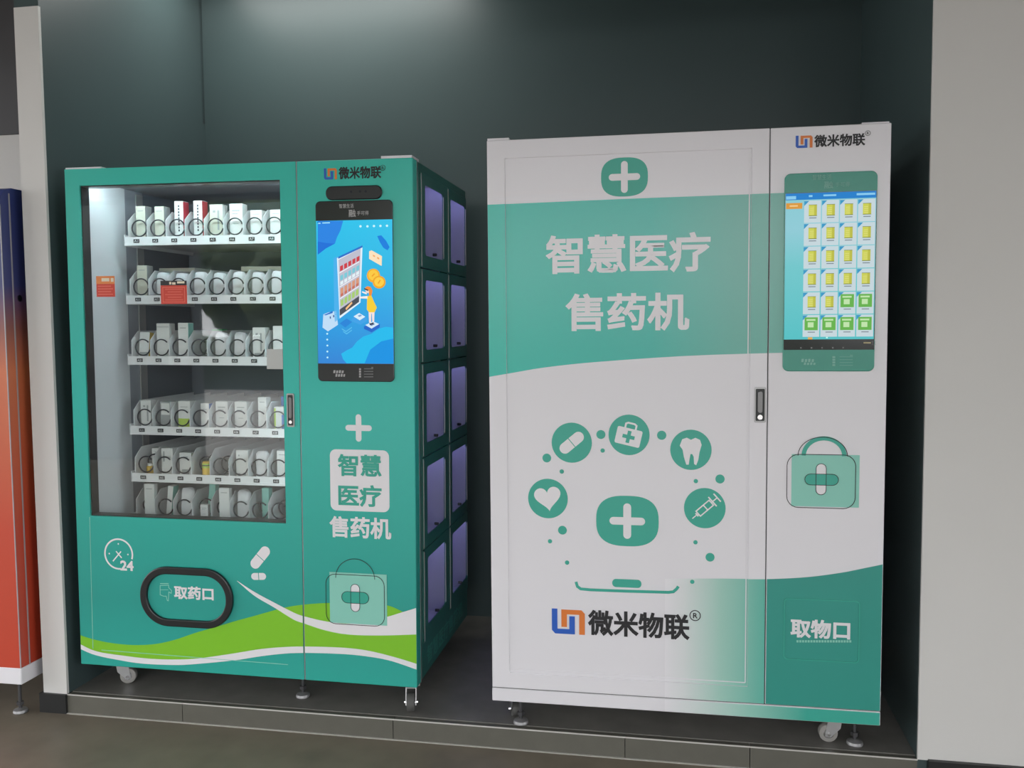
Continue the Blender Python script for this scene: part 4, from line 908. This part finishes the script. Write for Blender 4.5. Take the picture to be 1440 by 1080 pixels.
caster(R_, 1.115, .115, 0, ZR+.002, math.radians(182), True, .03); caster(R_, .06, .12, 0, ZR+.002, math.radians(110), False)
caster(R_, .08, .70, 0, ZR+.002, 0); caster(R_, 1.14, .70, 0, ZR+.002, 0)
levelling_foot(R_, .082, .085, 0, ZR+.01); levelling_foot(R_, 1.172, .10, 0, ZR+.01)
MB().box(1.095, 1.195, .09, .15, ZR-.028, ZR+.002).build('caster_bracket', GALV, R_)

# ================================================================== NEIGHBOUR: red and blue machine beyond the partition
V = root('vending_machine', Matrix.Translation((-1.475-1.10, -.102, FZ)), 'red, orange and navy vending machine with white skirt beyond the white partition', 'vending machine')
VW, VD, VH = 1.10, .80, 1.94
VP = ramp_mat('sunset_print', 2, 0, VH, [(0, (.50, .055, .025)), (.36, (.55, .065, .03)), (.66, (.62, .17, .07)), (.74, (.28, .10, .08)), (.82, (.05, .06, .19)), (1, (.04, .06, .21))], .35)
b = MB(); pr = [(0, .190), (.8, .190), (.8, VH), (.06, VH), (.03, VH-.008), (.01, VH-.03), (0, VH-.06)]
b.add([(0, y, z) for y, z in pr] + [(VW, y, z) for y, z in pr], [tuple(range(7)), tuple(reversed(range(7, 14)))] + [(i, i+7, (i+1) % 7+7, (i+1) % 7)[::-1] for i in range(7)])
bod = b.build('cabinet', VP, V)
bm = bmesh.new(); bm.from_mesh(bod.data); bmesh.ops.recalc_face_normals(bm, faces=bm.faces); bm.to_mesh(bod.data); bm.free()
MB().cbox(-.002, VW+.002, -.002, VD, .128, .190, .003).build('skirt', WPAINT, V)
MB().box(VW-.0005, VW+.0015, .044, .050, .190, VH-.02).build('door_seam', SEAM, V); MB().box(VW-.002, VW+.001, -.0012, .002, .190, VH-.065).build('edge_trim', SEAM, V)
for x, y in ((.06, .05), (VW-.05, .05), (.06, .74), (VW-.05, .74)): levelling_foot(V, x, y, 0, .132)
k = MB(); k.lathe([(.012, VW-.001), (.012, VW+.004)], (0, .075, 1.545), 'x', 14); autosmooth(k.build('key_lock', CHROME, V))

# ================================================================== street seen in the glass
BARK = mat('bark', (.08, .06, .045), .9); LEAF = mat('leaf_green', (.08, .12, .04), .7); HEDGE = mat('hedge_green', (.025, .04, .018), .8)
def crown(name, c, r, parent, m, squash=.8, seed=0):
    bm = bmesh.new(); bmesh.ops.create_icosphere(bm, subdivisions=4, radius=1)
    for v in bm.verts:
        n = noise.fractal(v.co*2.2+Vector((seed, 0, 0)), 1, 2, 4); v.co = Vector((v.co.x*r*(1+.35*n), v.co.y*r*(1+.35*n), v.co.z*r*squash*(1+.35*n)))+Vector(c)
    me = bpy.data.meshes.new(name); bm.to_mesh(me); bm.free(); me.materials.append(m); return put(name, me, parent)
for i, (x, y, h, r) in enumerate(((-16.2, -22, 3.3, 2.9), (-8.6, -22, 3.2, 2.9), (-13.5, -31, 5.0, 4.4), (-1.5, -24, 2.2, 1.2), (4.2, -24, 2.1, 1.2))):
    t = root('street_tree', Matrix.Translation((x, y, FZ-.02)), 'round-crowned street tree seen reflected in the glass door', 'tree', 'street trees reflected in the glass')
    MB().lathe([(.16, 0), (.11, .5), (.09, h-.6)], seg=10).build('trunk', BARK, t); crown('crown', (0, 0, h), r, t, LEAF, 1.0, i*7.1)
hd = MB(); nx_ = 60
for k in range(nx_):
    pass
bm = bmesh.new(); bmesh.ops.create_grid(bm, x_segments=60, y_segments=12, size=1)
for v in bm.verts:
    a = v.co.y*math.pi*.5; u = v.co.x
    n = noise.noise(Vector((u*14, v.co.y*3, 0)))*.12
    v.co = Vector((u*18-6, -16.8-.55*math.sin(a)*-1*(1+n), FZ-.05+1.25*math.cos(a)**.4*(1+n)))
me = bpy.data.meshes.new('hedge'); bm.to_mesh(me); bm.free(); me.materials.append(HEDGE)
tag(put('hedge', me), 'long dark clipped hedge along the pavement, seen reflected in the glass', 'hedge')
